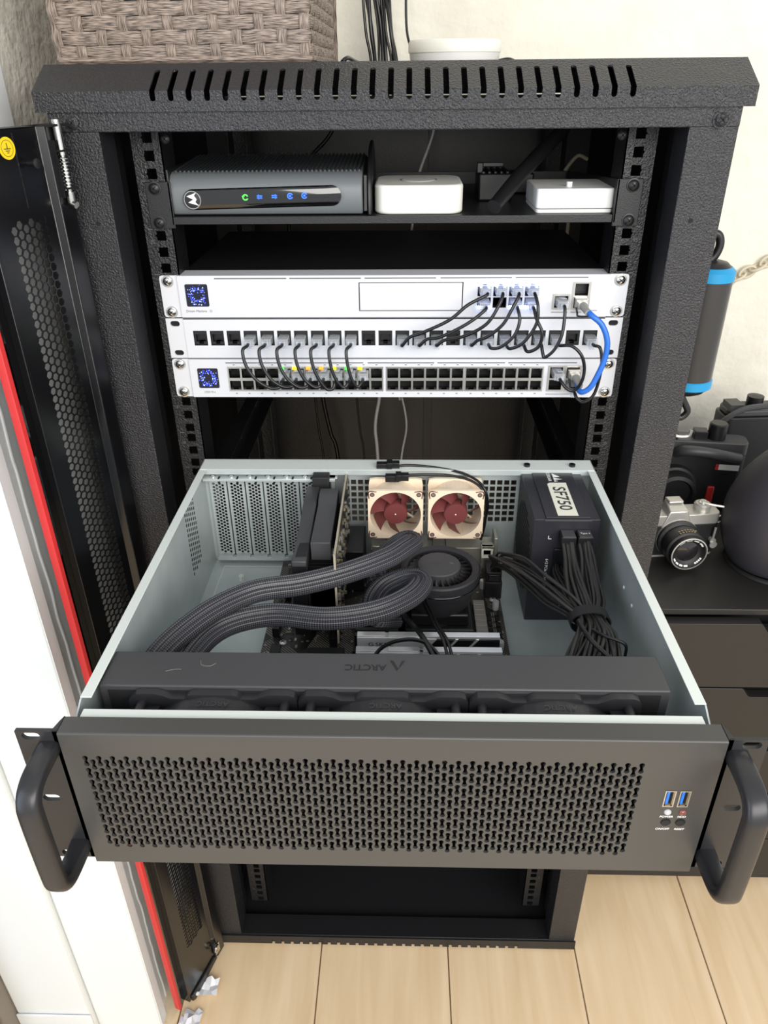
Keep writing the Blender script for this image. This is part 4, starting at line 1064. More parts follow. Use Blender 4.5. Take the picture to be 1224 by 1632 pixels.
for x in (194.0, 204.0):
    u = M(); u.lathe([(3.5, .05), (3.5, -.2), (.01, -.2)], (x, PY-.3, -270.3), (0, -1, 0), 20); u.mi = 1
    u.lathe([(2.9, 0), (2.9, .4), (.01, .5)], (x, PY-.1, -271.0), (0, -1, 0), 20); obj('push_button', u, ['void', 'black_matte'], fp)
for s_, x, z in (('POWER', 193.4, -264.6), ('HDD', 203.8, -264.6), ('ON/OFF', 192.8, -277.4), ('RESET', 204.4, -277.4)):
    text(s_, 2.6, 'paint_white', (x, PY, z), FX, FZ, fp, shear=.15, bold=.07)
# ears and handles
for sx in (-1, 1):
    xa, xb = (PLx-.6, -242) if sx < 0 else (PRx+.6, 247.5)
    def mpe(u, v, d): return (u, -441+d, v)
    e = M(); lo_, hi_ = min(xa, xb), max(xa, xb); zc_ = (-198.5, -258.5, -318.5); cuts = (-194, -228, -288, -323)
    xo = xb-sx*10
    for (z1, z0), zc in zip(((cuts[0], cuts[1]), (cuts[1], cuts[2]), (cuts[2], cuts[3])), zc_):
        loop = [(xo+sg*3+3.2*math.cos(a), zc+3.2*math.sin(a)) for sg, rg in ((1, range(-3, 4)), (-1, range(3, 10))) for a in [PI*k/6 for k in rg]]
        e.cell(lo_, hi_, z0, z1, loop, mpe, 3)
        e.cell(lo_, hi_, z0, z1, loop, lambda u, v, d: (u, -438, v), 0)
    e.quad((lo_, -441, -194), (hi_, -441, -194), (hi_, -438, -194), (lo_, -438, -194)); e.quad((lo_, -441, -323), (hi_, -441, -323), (hi_, -438, -323), (lo_, -438, -323))
    e.quad((xb, -441, -323), (xb, -438, -323), (xb, -438, -194), (xb, -441, -194)); e.quad((xa, -441, -323), (xa, -438, -323), (xa, -438, -194), (xa, -441, -194))
    e.prism([(xa, -441), (xa+sx*4, -441), (xa+sx*1.5, -432), (xa, -428)], 'z', -323, -192.6)
    eo = obj('rack_ear', e, 'charcoal_handle', ch)
    hx = xa+sx*8.5
    h = M(); A = [(hx, -440, -208), (hx, -456, -208), (hx, -470, -210), (hx, -478, -217), (hx, -480, -232), (hx, -480, -286), (hx, -478, -299), (hx, -470, -306), (hx, -456, -308), (hx, -440, -308)]
    pr2 = [(7.4*math.copysign(abs(math.cos(t))**.6, math.cos(t)), 5.6*math.copysign(abs(math.sin(t))**.6, math.sin(t))) for t in [2*PI*k/20 for k in range(20)]]
    up_ = lambda q: (0, 0, 1) if False else None
    # keep the flat sides square to x
    P_ = smooth(A, 6); vs = []; fs = []; k = len(pr2)
    for i, p_ in enumerate(P_):
        t_ = (P_[min(i+1, len(P_)-1)]-P_[max(i-1, 0)]).normalized(); bx = Vector((1, 0, 0)); nn = t_.cross(bx)
        for a_, b_ in pr2: vs.append(p_+bx*a_+nn*b_)
    for j in range(len(P_)-1):
        for i in range(k): fs.append((j*k+i, j*k+(i+1) % k, (j+1)*k+(i+1) % k, (j+1)*k+i))
    fs += [tuple(range(k-1, -1, -1)), tuple(range((len(P_)-1)*k, len(P_)*k))]
    h.add(vs, fs); obj('handle', h, 'charcoal_handle', ch, smooth_a=50)
# slide rails inside the rack
for sx in (-1, 1):
    b = M(); x = 221 if sx > 0 else -213
    b.box(min(x, x+sx*8), max(x, x+sx*8), -400, 20, -276, -244); obj('slide_rail', b, 'zinc', ch)
    b = M(); x0_ = 231 if sx > 0 else -223
    b.box(min(x0_, x0_-sx*3), max(x0_, x0_-sx*3), 4, 470, -286, -240); b.box(min(x0_, x0_-sx*18), max(x0_, x0_-sx*18), 4, 470, -288, -286); b.box(min(x0_, x0_-sx*18), max(x0_, x0_-sx*18), 4, 470, -240, -238.6)
    for y in (80, 180, 300, 400): b.box(min(x0_-sx*3, x0_-sx*6), max(x0_-sx*3, x0_-sx*6), y, y+20, -268, -256)
    obj('slide_channel', b, 'coat_fine', rack)

# ------------------------------------------------------------------ liquid cooler
lc = thing('liquid_cooler', 'black liquid cooler: long radiator behind the server front, braided hoses, round pump with fan', 'cooler', (0, -280, -322))
b = M(); b.box(-204, 200.5, -393, -356, -321, -198); ro = obj('radiator', b, 'rad', lc, bevel=1.2)
b = M(); b.box(-198, 194, -393.6, -392.8, -317, -202); obj('fin_core', b, 'black_matte', ro)
text('ARCTIC', 8.6, 'rad_mark', (-14.5, -371.5, CT-2), (-1, 0, 0), (0, -1, 0), ro, thick=.15, bold=.15)
tri = M()
for p3 in ([(5.2, -375.2), (7.8, -375.2), (11.6, -366.5), (10.4, -364.2)], [(10.4, -364.2), (11.6, -366.5), (14.0, -375.2-.0), (16.6, -375.2)]):
    q3 = [(p_[0]-2, -375.2-364.2-p_[1]) for p_ in p3]
    tri.add([(x, y, CT-1.85) for x, y in q3], [(0,1,2,3)])
obj('emblem', tri, 'rad_mark', ro, smooth_a=0)
for pts in ([(-160, -378, CT-1.9), (-154, -376, CT-1.7), (-149, -375.5, CT-1.9)], [(-137, -366, CT-1.9), (-135, -371, CT-1.7), (-129, -372, CT-1.8), (-125, -369, CT-1.9)]):
    b = M(); b.tube(pts, .13, n=5, sub=5); obj('dust_fibre', b, 'greycord', ro)
pc = (49, -166)
b = M(); b.lathe([(30, -314), (30, -290), (33, -284), (33, -270), (38, -268), (39.8, -262), (40.2, -257), (40.2, -250), (38.8, -248.6), (32.6, -250), (32.2, -252), (32.2, -263), (.01, -263)], (*pc, 0), (0, 0, 1), 56)
pu = obj('pump_head', b, 'fan_black', lc, smooth_a=30)
b = M(); b.lathe([(40.4, -260.4), (40.7, -260), (40.7, -259.2), (40.4, -258.8)], (*pc, 0), (0, 0, 1), 56, ring=True); obj('joint_ring', b, 'black_gloss', pu)
b = M(); b.box(14, 84, -202, -130, -313, -300); b.box(20, 78, -196, -136, -300, -286); b.box(2, 16, -190, -140, -309, -272); obj('mount_block', b, 'black', lc, bevel=2)
hub = M(); hub.lathe([(20, -262), (21.6, -250), (21.8, -246.4), (20.6, -245.4), (.01, -245.2)], (pc[0]-1, pc[1], 0), (0, 0, 1), 40); hb_ = obj('fan_hub', hub, 'rad', lc, smooth_a=30)
text('VRM', 5.5, 'rad_mark', (pc[0]-4, pc[1], -245.3), (1, 0, 0), (0, 1, 0), hb_, thick=.12)
vv = M(); vv.add([(pc[0]+9, pc[1]+2.6, -245.1), (pc[0]+11, pc[1]+2.6, -245.1), (pc[0]+14.5, pc[1]+.2, -245.1), (pc[0]+9, pc[1]-1.8, -245.1), (pc[0]+12, pc[1]+.4, -245.1)], [(0,1,2,4), (4,2,3)]); obj('emblem', vv, 'paint_grey', hb_, smooth_a=0)
for k in range(28):
    a = 2*PI*k/28; q = M(); ps = []
    for r_, z_, da in ((21, -249, 0), (21, -258, .16), (31.6, -252, .06), (31.6, -260, .26)):
        ps.append((pc[0]+r_*math.cos(a+da), pc[1]+r_*math.sin(a+da), z_))
    q.add(ps, [(0, 1, 3, 2)]); obj('fan_blade', q, 'rad', hb_, smooth_a=0)
# braided hoses with a ribbed section
lob = []
for k in range(60):
    t = 2*PI*k/60; c_, s_ = math.cos(t), math.sin(t)
    x = 10.8*math.copysign(abs(c_)**.8, c_); y = 6.6*math.copysign(abs(s_)**.8, s_)
    rip = abs(math.cos(PI*x/4.3)) if abs(s_) > .2 else .5
    lob.append((x, y*(1+.34*(rip-.6))))
def upc(_q): return (.12, -.35, 1)
h1 = M(); h1.tube([(-192, -346, -262), (-188, -330, -232), (-159, -287, -221), (-122, -251, -220), (-80, -235, -222), (-41, -217, -222), (-4, -192, -222), (14, -172, -222), (22, -156, -226), (16, -143, -232), (2, -146, -240), (-12, -160, -250), (-12, -172, -262), (4, -176, -272)], 1, sub=8, prof=lob, up=upc, uv=True)
obj('hose', h1, 'braid', lc, smooth_a=70, label='upper braided hose')
h2 = M(); h2.tube([(-172, -346, -268), (-165, -322, -240), (-145, -284, -234), (-104, -266, -233), (-54, -272, -232), (-12, -262, -232), (17, -241, -232), (29, -220, -233), (26, -204, -237), (12, -196, -243), (-6, -200, -250), (-16, -214, -258), (-12, -226, -266), (6, -214, -276)], 1, sub=8, prof=lob, up=upc, uv=True)
obj('hose', h2, 'braid', lc, smooth_a=70, label='lower braided hose')
for x, y in ((-190, -356), (-172, -356)):
    b = M(); b.cyl((x, -356, -268), (x, -338, -262), 8, 16); obj('hose_fitting', b, 'black', lc)
c = M(); c.tube([(34, -196, -262), (36, -216, -258), (44, -246, -258), (54, -272, -262), (60, -300, -290)], 1.5, n=6); obj('pump_wire', c, 'cord', lc)
c = M(); c.tube([(30, -194, -262), (32, -214, -257), (40, -244, -257), (50, -272, -261), (56, -300, -290)], 1.5, n=6); obj('pump_wire', c, 'cord', lc)
c = M(); c.tube([(-20, -288, -284), (-8, -276, -263), (14, -268, -258), (36, -270, -262), (54, -290, -276)], 2, n=6); obj('pump_wire', c, 'cord', lc)
c = M(); c.tube([(12, -205, -275), (16, -232, -262), (30, -262, -259), (44, -288, -270)], 2.6, n=6); obj('pump_wire', c, 'cord', lc)

def radiator_fan(cx, lab):
    t = thing('case_fan', lab, 'fan', (cx, -411, -320), 'fans on the radiator')
    zc = -259.6; y0, y1 = -418.5, -393.7
    def plate(ya, yb, tab):
        m_ = M(); n = 128
        side = [(-60, 54), (-58, 58.4), (-54, 60), (-37, 60), (-32, 55.5)]
        side += [(-19, 55.5), (-17, 59.6), (17, 59.6), (19, 55.5)] if tab else []
        side += [(32, 55.5), (37, 60), (54, 60), (58, 58.4), (60, 54)]
        poly = []
        for k in range(4):
            c_, s_ = math.cos(-PI/2*k), math.sin(-PI/2*k)
            poly += [(x*c_-z*s_, x*s_+z*c_) for x, z in side]
        def reach(a):
            dx, dz = math.cos(a), math.sin(a); best = 60
            for (x1, z1), (x2, z2) in zip(poly, poly[1:]+poly[:1]):
                ex, ez = x2-x1, z2-z1; den = dx*ez-dz*ex
                if abs(den) < 1e-9: continue
                t = (x1*ez-z1*ex)/den; u = (x1*dz-z1*dx)/den
                if t > 0 and -1e-6 <= u <= 1+1e-6: best = t
            return best
        outer = []; inner = []
        for k in range(n):
            a = 2*PI*k/n+.002; q = reach(a); ri = min(57, q-.8)
            outer.append((q*math.cos(a), q*math.sin(a))); inner.append((ri*math.cos(a), ri*math.sin(a)))
        vs = [(cx+p[0], ya, zc+p[1]) for p in outer]+[(cx+p[0], ya, zc+p[1]) for p in inner]+[(cx+p[0], yb, zc+p[1]) for p in outer]+[(cx+p[0], yb, zc+p[1]) for p in inner]
        fs = []
        for k in range(n):
            j = (k+1) % n; fs += [(k, j, n+j, n+k), (2*n+k, 3*n+k, 3*n+j, 2*n+j), (k, 2*n+k, 2*n+j, j), (n+k, n+j, 3*n+j, 3*n+k)]
        m_.add(vs, fs); return m_
    fr_ = plate(y0, y0+4, False); m2 = plate(y1-6, y1, True); fr_.add(m2.v, m2.f)
    n = 48
    for k in range(n):
        a, b_ = 2*PI*k/n, 2*PI*(k+1)/n
        fr_.add([(cx+58.6*math.cos(a), y0+5, zc+58.6*math.sin(a)), (cx+58.6*math.cos(b_), y0+5, zc+58.6*math.sin(b_)), (cx+58.6*math.cos(b_), y1-6, zc+58.6*math.sin(b_)), (cx+58.6*math.cos(a), y1-6, zc+58.6*math.sin(a))], [(0,1,2,3)])
    fo = obj('frame', fr_, 'fan_black', t, smooth_a=30)
    text('ARCTIC', 6.5, 'fan_mark', (cx+2, -407, zc+58.7), (-1, 0, 0), (0, -1, 0), fo, thick=.3)
    for x in (-51, 51):
        b = M(); b.cyl((cx+x, y0+5, zc+51), (cx+x, y1-6, zc+51), 3.4, 12); b.mi = 1; b.cyl((cx+x, y0+4, zc+52), (cx+x, y0+14, zc+52), 1.6, 8); obj('corner_post', b, ['fan_black', 'tin'], fo)
        b = M(); b.add([(cx+x*.98, y0+5, zc+50), (cx+x*.74, y0+5, zc+56), (cx+x*.74, y1-7, zc+50), (cx+x*.98, y1-7, zc+50), (cx+x*.74, y0+5, zc+48)], [(0,1,2,3), (1,2,4)]); obj('gusset', b, 'fan_black', fo)
    hb2 = M(); hb2.lathe([(21, 0), (21, 14), (18, 16), (.01, 16)], (cx, -399, zc), (0, -1, 0), 28); ho = obj('hub', hb2, 'fan_black', t)
    for k in range(5):
        a0 = 2*PI*k/5+.3; q = M(); vs = []
        for i in range(6):
            r_ = 20+35*i/5
            for j in range(4):
                a = a0+(.95-.1*i/5)*(j/3)+.35*i/5; vs.append((cx+r_*math.cos(a), -414+14*j/3, zc+r_*math.sin(a)))
        fs = [(i*4+j, i*4+j+1, (i+1)*4+j+1, (i+1)*4+j) for i in range(5) for j in range(3)]
        q.add(vs, fs); obj('blade', q, 'fan_black', ho, smooth_a=60)
    return t
radiator_fan(-121.5, 'black radiator fan behind the server front, below the hinge-side end of the radiator')
radiator_fan(-1.0, 'black radiator fan behind the server front, middle of the three')
radiator_fan(119.5, 'black radiator fan behind the server front, the one on the power supply side')

# ------------------------------------------------------------------ twin beige rear fans
def rear_fan(x0, lab, cable_pts, plug_c):
    t = thing('rear_fan', lab, 'fan', (x0+29, -79, -262), 'beige fans at the server rear')
    cx, cz, hh = x0+29, -232, 29.5; ya, yb = -93, -62
    def plate(y0, y1):
        m_ = M(); n = 40; o = []; R2 = rrect(cx-hh, cx+hh, cz-hh, cz+hh, 3.5, 4)
        inner = []; outer = []
        for k in range(n):
            a = 2*PI*k/n+.001; c_, s_ = math.cos(a), math.sin(a); q = min(hh/abs(c_), hh/abs(s_)); q = min(q, hh*1.36)
            outer.append((cx+q*c_, cz+q*s_)); inner.append((cx+27.3*c_, cz+27.3*s_))
        vs = [(p[0], y0, p[1]) for p in outer]+[(p[0], y0, p[1]) for p in inner]+[(p[0], y1, p[1]) for p in outer]+[(p[0], y1, p[1]) for p in inner]; fs = []
        for k in range(n):
            j = (k+1) % n; fs += [(k, j, n+j, n+k), (2*n+k, 3*n+k, 3*n+j, 2*n+j), (k, 2*n+k, 2*n+j, j), (n+k, n+j, 3*n+j, 3*n+k)]
        m_.add(vs, fs); return m_
    fr_ = plate(ya, ya+4); m2 = plate(yb-4, yb); fr_.add(m2.v, m2.f); n = 40
    for k in range(n):
        a, b_ = 2*PI*k/n, 2*PI*(k+1)/n
        for r_ in (28.4, 27.3):
            fr_.add([(cx+r_*math.cos(a), ya+3, cz+r_*math.sin(a)), (cx+r_*math.cos(b_), ya+3, cz+r_*math.sin(b_)), (cx+r_*math.cos(b_), yb-3, cz+r_*math.sin(b_)), (cx+r_*math.cos(a), yb-3, cz+r_*math.sin(a))], [(0,1,2,3)])
    # motor spokes at the back
    for a in (.5, 2.1, 3.6, 5.2):
        fr_.cyl((cx+9*math.cos(a), yb-2, cz+9*math.sin(a)), (cx+28*math.cos(a+.3), yb-2, cz+28*math.sin(a+.3)), 1.3, 6)
    fr_.lathe([(12, 0), (12, 3), (.01, 3)], (cx, yb-4, cz), (0, 1, 0), 20)
    fo = obj('frame', fr_, 'beige', t, smooth_a=30)
    for sx_ in (-1, 1):
        for sz in (-1, 1):
            p_ = M(); qx, qz = cx+sx_*24.6, cz+sz*24.6
            p_.lathe([(2.5, 0), (2.5, .4), (1.7, .5), (1.7, 0)], (qx, ya, qz), (0, -1, 0), 16, ring=True); po = obj('corner_pad', p_, 'brown', fo)
            p_ = M(); p_.cyl((qx, ya-.2, qz), (qx, ya+.4, qz), 1.8, 12); obj('screw_hole', p_, 'tin', fo)
            p_ = M(); p_.tube([(cx+sx_*28, ya-.2, cz+sz*20), (cx+sx_*28, ya-.2, cz+sz*28), (cx+sx_*20, ya-.2, cz+sz*28)], .55, n=5, sub=4); obj('corner_gasket', p_, 'brown', fo)
    hb2 = M(); hb2.lathe([(11.6, 0), (12.8, 2), (12.8, 14), (12, 15.4), (.01, 15.6)], (cx, -76, cz), (0, -1, 0), 30); ho = obj('hub', hb2, 'maroon', t, smooth_a=35)
    p_ = M(); p_.cyl((cx, -91.8, cz), (cx, -91.5, cz), .8, 10); obj('hub_mark', p_, 'paint_white', ho)
    for k in range(7):
        a0 = 2*PI*k/7+.2; q = M(); vs = []
        for i in range(6):
            r_ = 12+14.6*i/5
            for j in range(4):
                a = a0-(.72-.05*i)*(j/3)+.28*i/5; vs.append((cx+r_*math.cos(a), -90.5+14*j/3, cz+r_*math.sin(a)))
        q.add(vs, [(i*4+j, i*4+j+1, (i+1)*4+j+1, (i+1)*4+j) for i in range(5) for j in range(3)]); obj('blade', q, 'maroon', ho, smooth_a=60)
    c = M(); c.tube(cable_pts, 1.5, n=7); obj('cord', c, 'cord', t, smooth_a=80)
    px_, py_, pz_ = plug_c
    b = M(); b.box(px_-13, px_+2, py_-4, py_+4, pz_-3, pz_+4); b.box(px_+2, px_+12, py_-3.4, py_+4.6, pz_-2, pz_+5); b.box(px_-2, px_+4, py_-6, py_+5, pz_-1, pz_+6); obj('plug', b, 'black', t, bevel=.6)
    return t
rear_fan(-25, 'square beige fan with dark red blades at the server rear, beside the graphics card', [(0, -54, -194), (20, -52, -193), (52, -55, -195), (80, -66, -197), (97, -82, -203), (103, -84, -225), (100, -76, -262)], (-4, -54, -193))
rear_fan(39.5, 'square beige fan with dark red blades at the server rear, nearer the power supply', [(10, -72, -195), (34, -72, -194), (62, -72, -195), (86, -80, -198), (98, -90, -208), (101, -88, -240), (98, -84, -268)], (6, -75, -197))

# ------------------------------------------------------------------ power supply
ps = thing('power_supply', 'black compact power supply with a cream SF750 label in the back corner of the server', 'power supply', (172, -107, -322))
b = M(); b.box(140, 204, -157, -55, -321.8, -199); bo = obj('case', b, 'psu', ps, bevel=.6)
b = M(); b.box(151.5, 194.5, -155, -56, -199, -197.6); obj('top_ridge', b, 'psu', ps, bevel=.4)
b = M(); b.box(150, 196, -158, -156.8, -200.6, -198.6); obj('front_lip', b, 'rad', ps, bevel=.3)
b = M(); b.add([(163.5, -152, -197.4), (183.5, -152, -197.4), (183.5, -83, -197.4), (166.5, -83, -197.4), (163.5, -86, -197.4)], [(0,1,2,3,4)]); lo = obj('label', b, 'label', ps, smooth_a=0, label='cream label')
text('SF750', 18, 'paint_dark', (173.3, -117, -197.4), (0, -1, 0), (1, 0, 0), lo, bold=.25, sx=1.12)
text('CORSAIR', 4.8, 'paint_white', (167.5, -70, -197.5), (0, -1, 0), (1, 0, 0), ps, name='lettering', bold=.05)
em = M()
for pl in ([(172, -62), (179.5, -70), (172, -71.5)], [(172, -72), (181.5, -75.5), (172, -77)], [(172, -77.6), (176.5, -79.5), (172, -81)]):
    em.add([(x, y, -197.3) for x, y in pl], [(0,1,2)])
obj('sail_emblem', em, 'paint_white', ps, smooth_a=0)
b = M()

for i in range(15):
    zz = -303+i*6.2; hw_ = math.sqrt(max(0, 46**2-(zz+260)**2))
    if hw_ > 4: b.box(139.7, 140.1, -106-hw_, -106+hw_, zz-1.7, zz+1.7)
obj('fan_grille', b, 'void', ps, smooth_a=0)
for x, lab in ((165.2, ''), (181.4, 'Type 4')):
    b = M(); b.box(x, x+14.6, -171, -157, -222, -211); co = obj('socket_plug', b, 'black', ps, bevel=.6)
    b = M(); b.box(x+1, x+13.6, -171.3, -158, -211, -209.8); obj('plug_latch', b, 'rad', co, bevel=.3)
    if lab: text(lab, 3.4, 'paint_white', (x+7.3, -165, -209.6), (1, 0, 0), (0, 1, 0), co, bold=.05)
for z in (-240, -262, -284):
    b = M(); b.box(162, 174, -160.5, -157, z-9, z+9); obj('socket', b, 'black', ps, bevel=.6)
text('6+2 PCIe & 4+4 CPU', 4.0, 'paint_white', (156.3, -157.1, -262), (0, 0, -1), (1, 0, 0), ps, bold=.06)
text('24', 4.0, 'paint_white', (198.3, -157.1, -232), (0, 0, -1), (1, 0, 0), ps, bold=.06)
b = M()
for x, z, dx, dz in ((155.5, -221, 1, 1), (199.5, -219.5, -1, -1), (172, -303, 1, -1)):
    b.box(min(x, x+dx*3), max(x, x+dx*3), -157.3, -157, z-.3, z+.3); b.box(x-.3, x+.3, -157.3, -157, min(z, z+dz*3.6), max(z, z+dz*3.6))
obj('corner_mark', b, 'paint_white', ps, smooth_a=0)
for x in (147, 196):
    b = M(); b.cyl((x, -50, CT-1), (x, -50, CT+4), 3.4, 12); obj('case_screw', b, 'black', ps)

# ------------------------------------------------------------------ main board
mb_ = thing('main_board', 'black computer main board with silvery traces on the server floor', 'circuit board', (-5, -167, -322))
b = M(); b.box(-127, 117, -290, -62, -315, -313.2); bd = obj('board', b, 'pcb', mb_, label='black printed circuit board')
b = M()
for x in (-118, -5, 110):
    for y in (-75, -180, -282): b.cyl((x, y, -322), (x, y, -315), 3, 6)
obj('standoffs', b, 'gold', mb_, kind='stuff')
for x, y in ((-121, -226), (-107, -208), (109, -134), (111, -226)):
    screw(mb_, 'board_screw', (x, y, -313.2), 3.6, K['alu'], axis=(0, 0, 1))
for x, y0, y1, w_, h_ in ((-115, -200, -150, 7, 11), (-101, -170, -80, 7.5, 11), (-112, -140, -92, 7, 11), (-56, -215, -75, 7.5, 11)):
    b = M(); b.box(x-w_/2, x+w_/2, y0, y1, -313, -313+h_); b.mi = 1; b.box(x-.8, x+.8, y0+2, y1-2, -313+h_, -313+h_+.1); obj('expansion_slot', b, ['black', 'void'], mb_, bevel=.3)
for i in range(7):
    y = -205+i*8.6; b = M(); b.box(86, 98, y, y+8.0, -313, -305); obj('choke', b, 'choke', mb_, bevel=.5)
for i in range(6):
    y = -207+i*9; b = M(); b.box(100, 104.5, y, y+5, -313.2, -311.6); b.mi = 1; b.box(104.5, 105.3, y, y+5, -313.2, -312.4); obj('power_chip', b, ['chip', 'tin'], mb_)
    b = M(); b.box(107.5, 112.5, y-1, y+6, -313.2, -311.6); b.mi = 1; b.box(106.7, 107.5, y, y+5, -313.2, -312.4); obj('power_chip', b, ['chip', 'tin'], mb_)
for i in range(8):
    y = -130-i*3; x = 94+(i % 2)*7
for x, y in ((104, -122), (110, -150), (108, -215), (100, -112), (-20, -110), (-12, -110)):
    b = M(); b.lathe([(3.6, -313), (3.6, -304), (3.2, -303), (.01, -303)], (x, y, 0), (0, 0, 1), 16); obj('capacitor', b, 'alu', mb_)
b = M(); rnd = random.Random(11)
for _ in range(420):
    x, y = rnd.uniform(-125, 115), rnd.uniform(-288, -64)
    if 2 < x < 92 and -210 < y < -120: continue
    w_, l_ = rnd.choice(((.6, 1.2), (1.2, .6), (1.0, 2.0), (2.0, 1.0))); b.mi = rnd.choice((0, 0, 1, 2)); b.box(x-w_, x+w_, y-l_, y+l_, -313.2, -312.2)
obj('small_components', b, ['tin', 'chip', 'gold'], mb_, kind='stuff', smooth_a=0)
for x0, x1, y0, y1, h_ in ((-92, -66, -256, -230, 4), (-66, -44, -276, -250, 2), (-118, -108, -225, -213, 2), (-62, -54, -240, -232, 2), (-40, -30, -285, -270, 2)):
    b = M(); b.box(x0, x1, y0, y1, -313.2, -313.2+h_); obj('chip', b, 'chip', mb_, bevel=.3)
b = M(); b.prism([(-96, -272), (-70, -282), (-44, -260), (-44, -226), (-78, -226), (-96, -240)], 'z', -313, -303); obj('chipset_heatsink', b, 'black_matte', mb_, bevel=.6)
for i in range(7):
    b = M(); b.box(-34+i*0, 8, -224+i*8.5, -219+i*8.5, -311, -290); obj('heatsink_fin', b, 'black', mb_, bevel=.4)
b = M(); b.box(-36, 8, -226, -160, -313, -308); obj('heatsink_base', b, 'black', mb_)
for y in (-238, -249.5, -261, -272.5):
    b = M(); b.box(-34, 106, y-3, y+3, -313, -305); b.box(101, 107, y-3, y+3, -313, -298); obj('memory_slot', b, 'black', mb_, bevel=.3)
b = M(); b.box(-24, 104, -82, -62, -313, -283); b.box(60, 112, -86, -62, -313, -278)
io = obj('rear_port_block', b, 'tin', mb_, bevel=.5)
for x0, x1, zt in ((-22, -8, -270), (-4, 12, -274), (18, 40, -272), (46, 60, -276)):
    b = M(); b.box(x0, x1, -90, -62, -313, zt-4); obj('port_can', b, 'silver_port', mb_, bevel=.8)
b = M(); b.box(98, 112, -96, -86, -300, -270); b.box(112, 116, -92, -70, -313, -262); obj('shield_panel', b, 'tin', mb_, bevel=.5)
b = M(); b.sheet((98, 110), (-282, -270), [(100, 108, -280, -272)], fmap(-100), 6); b.box(98, 110, -96, -92, -282, -270); obj('fan_header', b, 'label', mb_, smooth_a=0, label='white plastic connector')
b = M(); b.box(100, 118, -132, -106, -313, -292); obj('cpu_power_socket', b, 'black', mb_, bevel=.6)
b = M(); b.box(-50, -30, -120, -66, -313, -262); obj('audio_jack_tower', b, 'black', mb_, bevel=1)

# ------------------------------------------------------------------ graphics card
gp = thing('graphics_card', 'short black graphics card standing upright in its slot beside the slot covers', 'graphics card', (-70, -135, -305))
b = M(); b.box(-50.6, -49.0, -221, -50, -302, -200); pcb = obj('board', b, 'pcb', gp)
b = M(); b.box(-50.8, -48.8, -221.2, -50, -200.2, -199.6); b.box(-50.8, -48.8, -221.6, -220.8, -302, -200); obj('board_edge', b, 'pcb_edge', pcb, label='pale board edge')
b = M(); rnd = random.Random(5)
for _ in range(150):
    y, z = rnd.uniform(-216, -56), rnd.uniform(-298, -204); d_ = rnd.uniform(.8, 2.6); b.mi = rnd.choice((0, 0, 1, 2)); b.box(-49, -49+d_, y-rnd.uniform(.6, 2), y+rnd.uniform(.6, 2), z-rnd.uniform(.6, 2), z+rnd.uniform(.6, 2))
obj('small_components', b, ['tin', 'chip', 'gold'], gp, kind='stuff', smooth_a=0)
b = M(); b.prism([(-93, -300), (-93, -222), (-88, -212), (-77, -212), (-77, -300)], 'y', -206, -78); obj('shroud', b, 'black_matte', gp, bevel=1.2)
b = M(); b.prism([(-96, -296), (-96, -240), (-92.5, -224), (-92.5, -296)], 'y', -200, -96); obj('shroud_facet', b, 'rad', gp, bevel=1)
b = M(); b.prism([(-212, -213), (-150, -211), (-118, -206), (-80, -205), (-70, -212), (-70, -218), (-212, -219)], 'x', -91, -77.5); obj('shroud_rail', b, 'rad', gp, bevel=.8)
b = M(); b.prism([(-192, -226), (-190, -206), (-118, -206), (-112, -201.5), (-90, -201.5), (-90, -224)], 'x', -75.5, -56); obj('shroud_cover', b, 'rad', gp, bevel=.8)
b = M(); b.box(-86, -68, -74, -52, -300, -197.5); obj('bracket_block', b, 'black_matte', gp, bevel=1)
for i in range(22):
    y = -204+i*5.6; b = M(); b.box(-76.5, -53, y, y+1.0, -296, -224 if y < -172 else -222); obj('heatsink_fin', b, 'inner', gp)
b = M(); b.box(-76, -53, -204, -80, -286, -240); obj('heatsink_core', b, 'inner', gp)
b = M(); b.box(-62.5, -52, -190, -176, -246, -232); b.mi = 1; b.box(-60, -52, -182, -172, -231, -224); obj('power_socket', b, ['paint_grey', 'white'], gp, bevel=.6, label='grey and white power socket')
b = M(); b.prism([(-93, -300), (-93, -232), (-78, -226), (-78, -300)], 'y', -212, -206.5); obj('shroud_end', b, 'black', gp, bevel=1)
b = M(); b.box(-83, -64, -50.4, -49.2, -316, -200); b.box(-83, -60, -62, -49.4, -205, -203.5); obj('mounting_bracket', b, 'zinc_bright', gp)

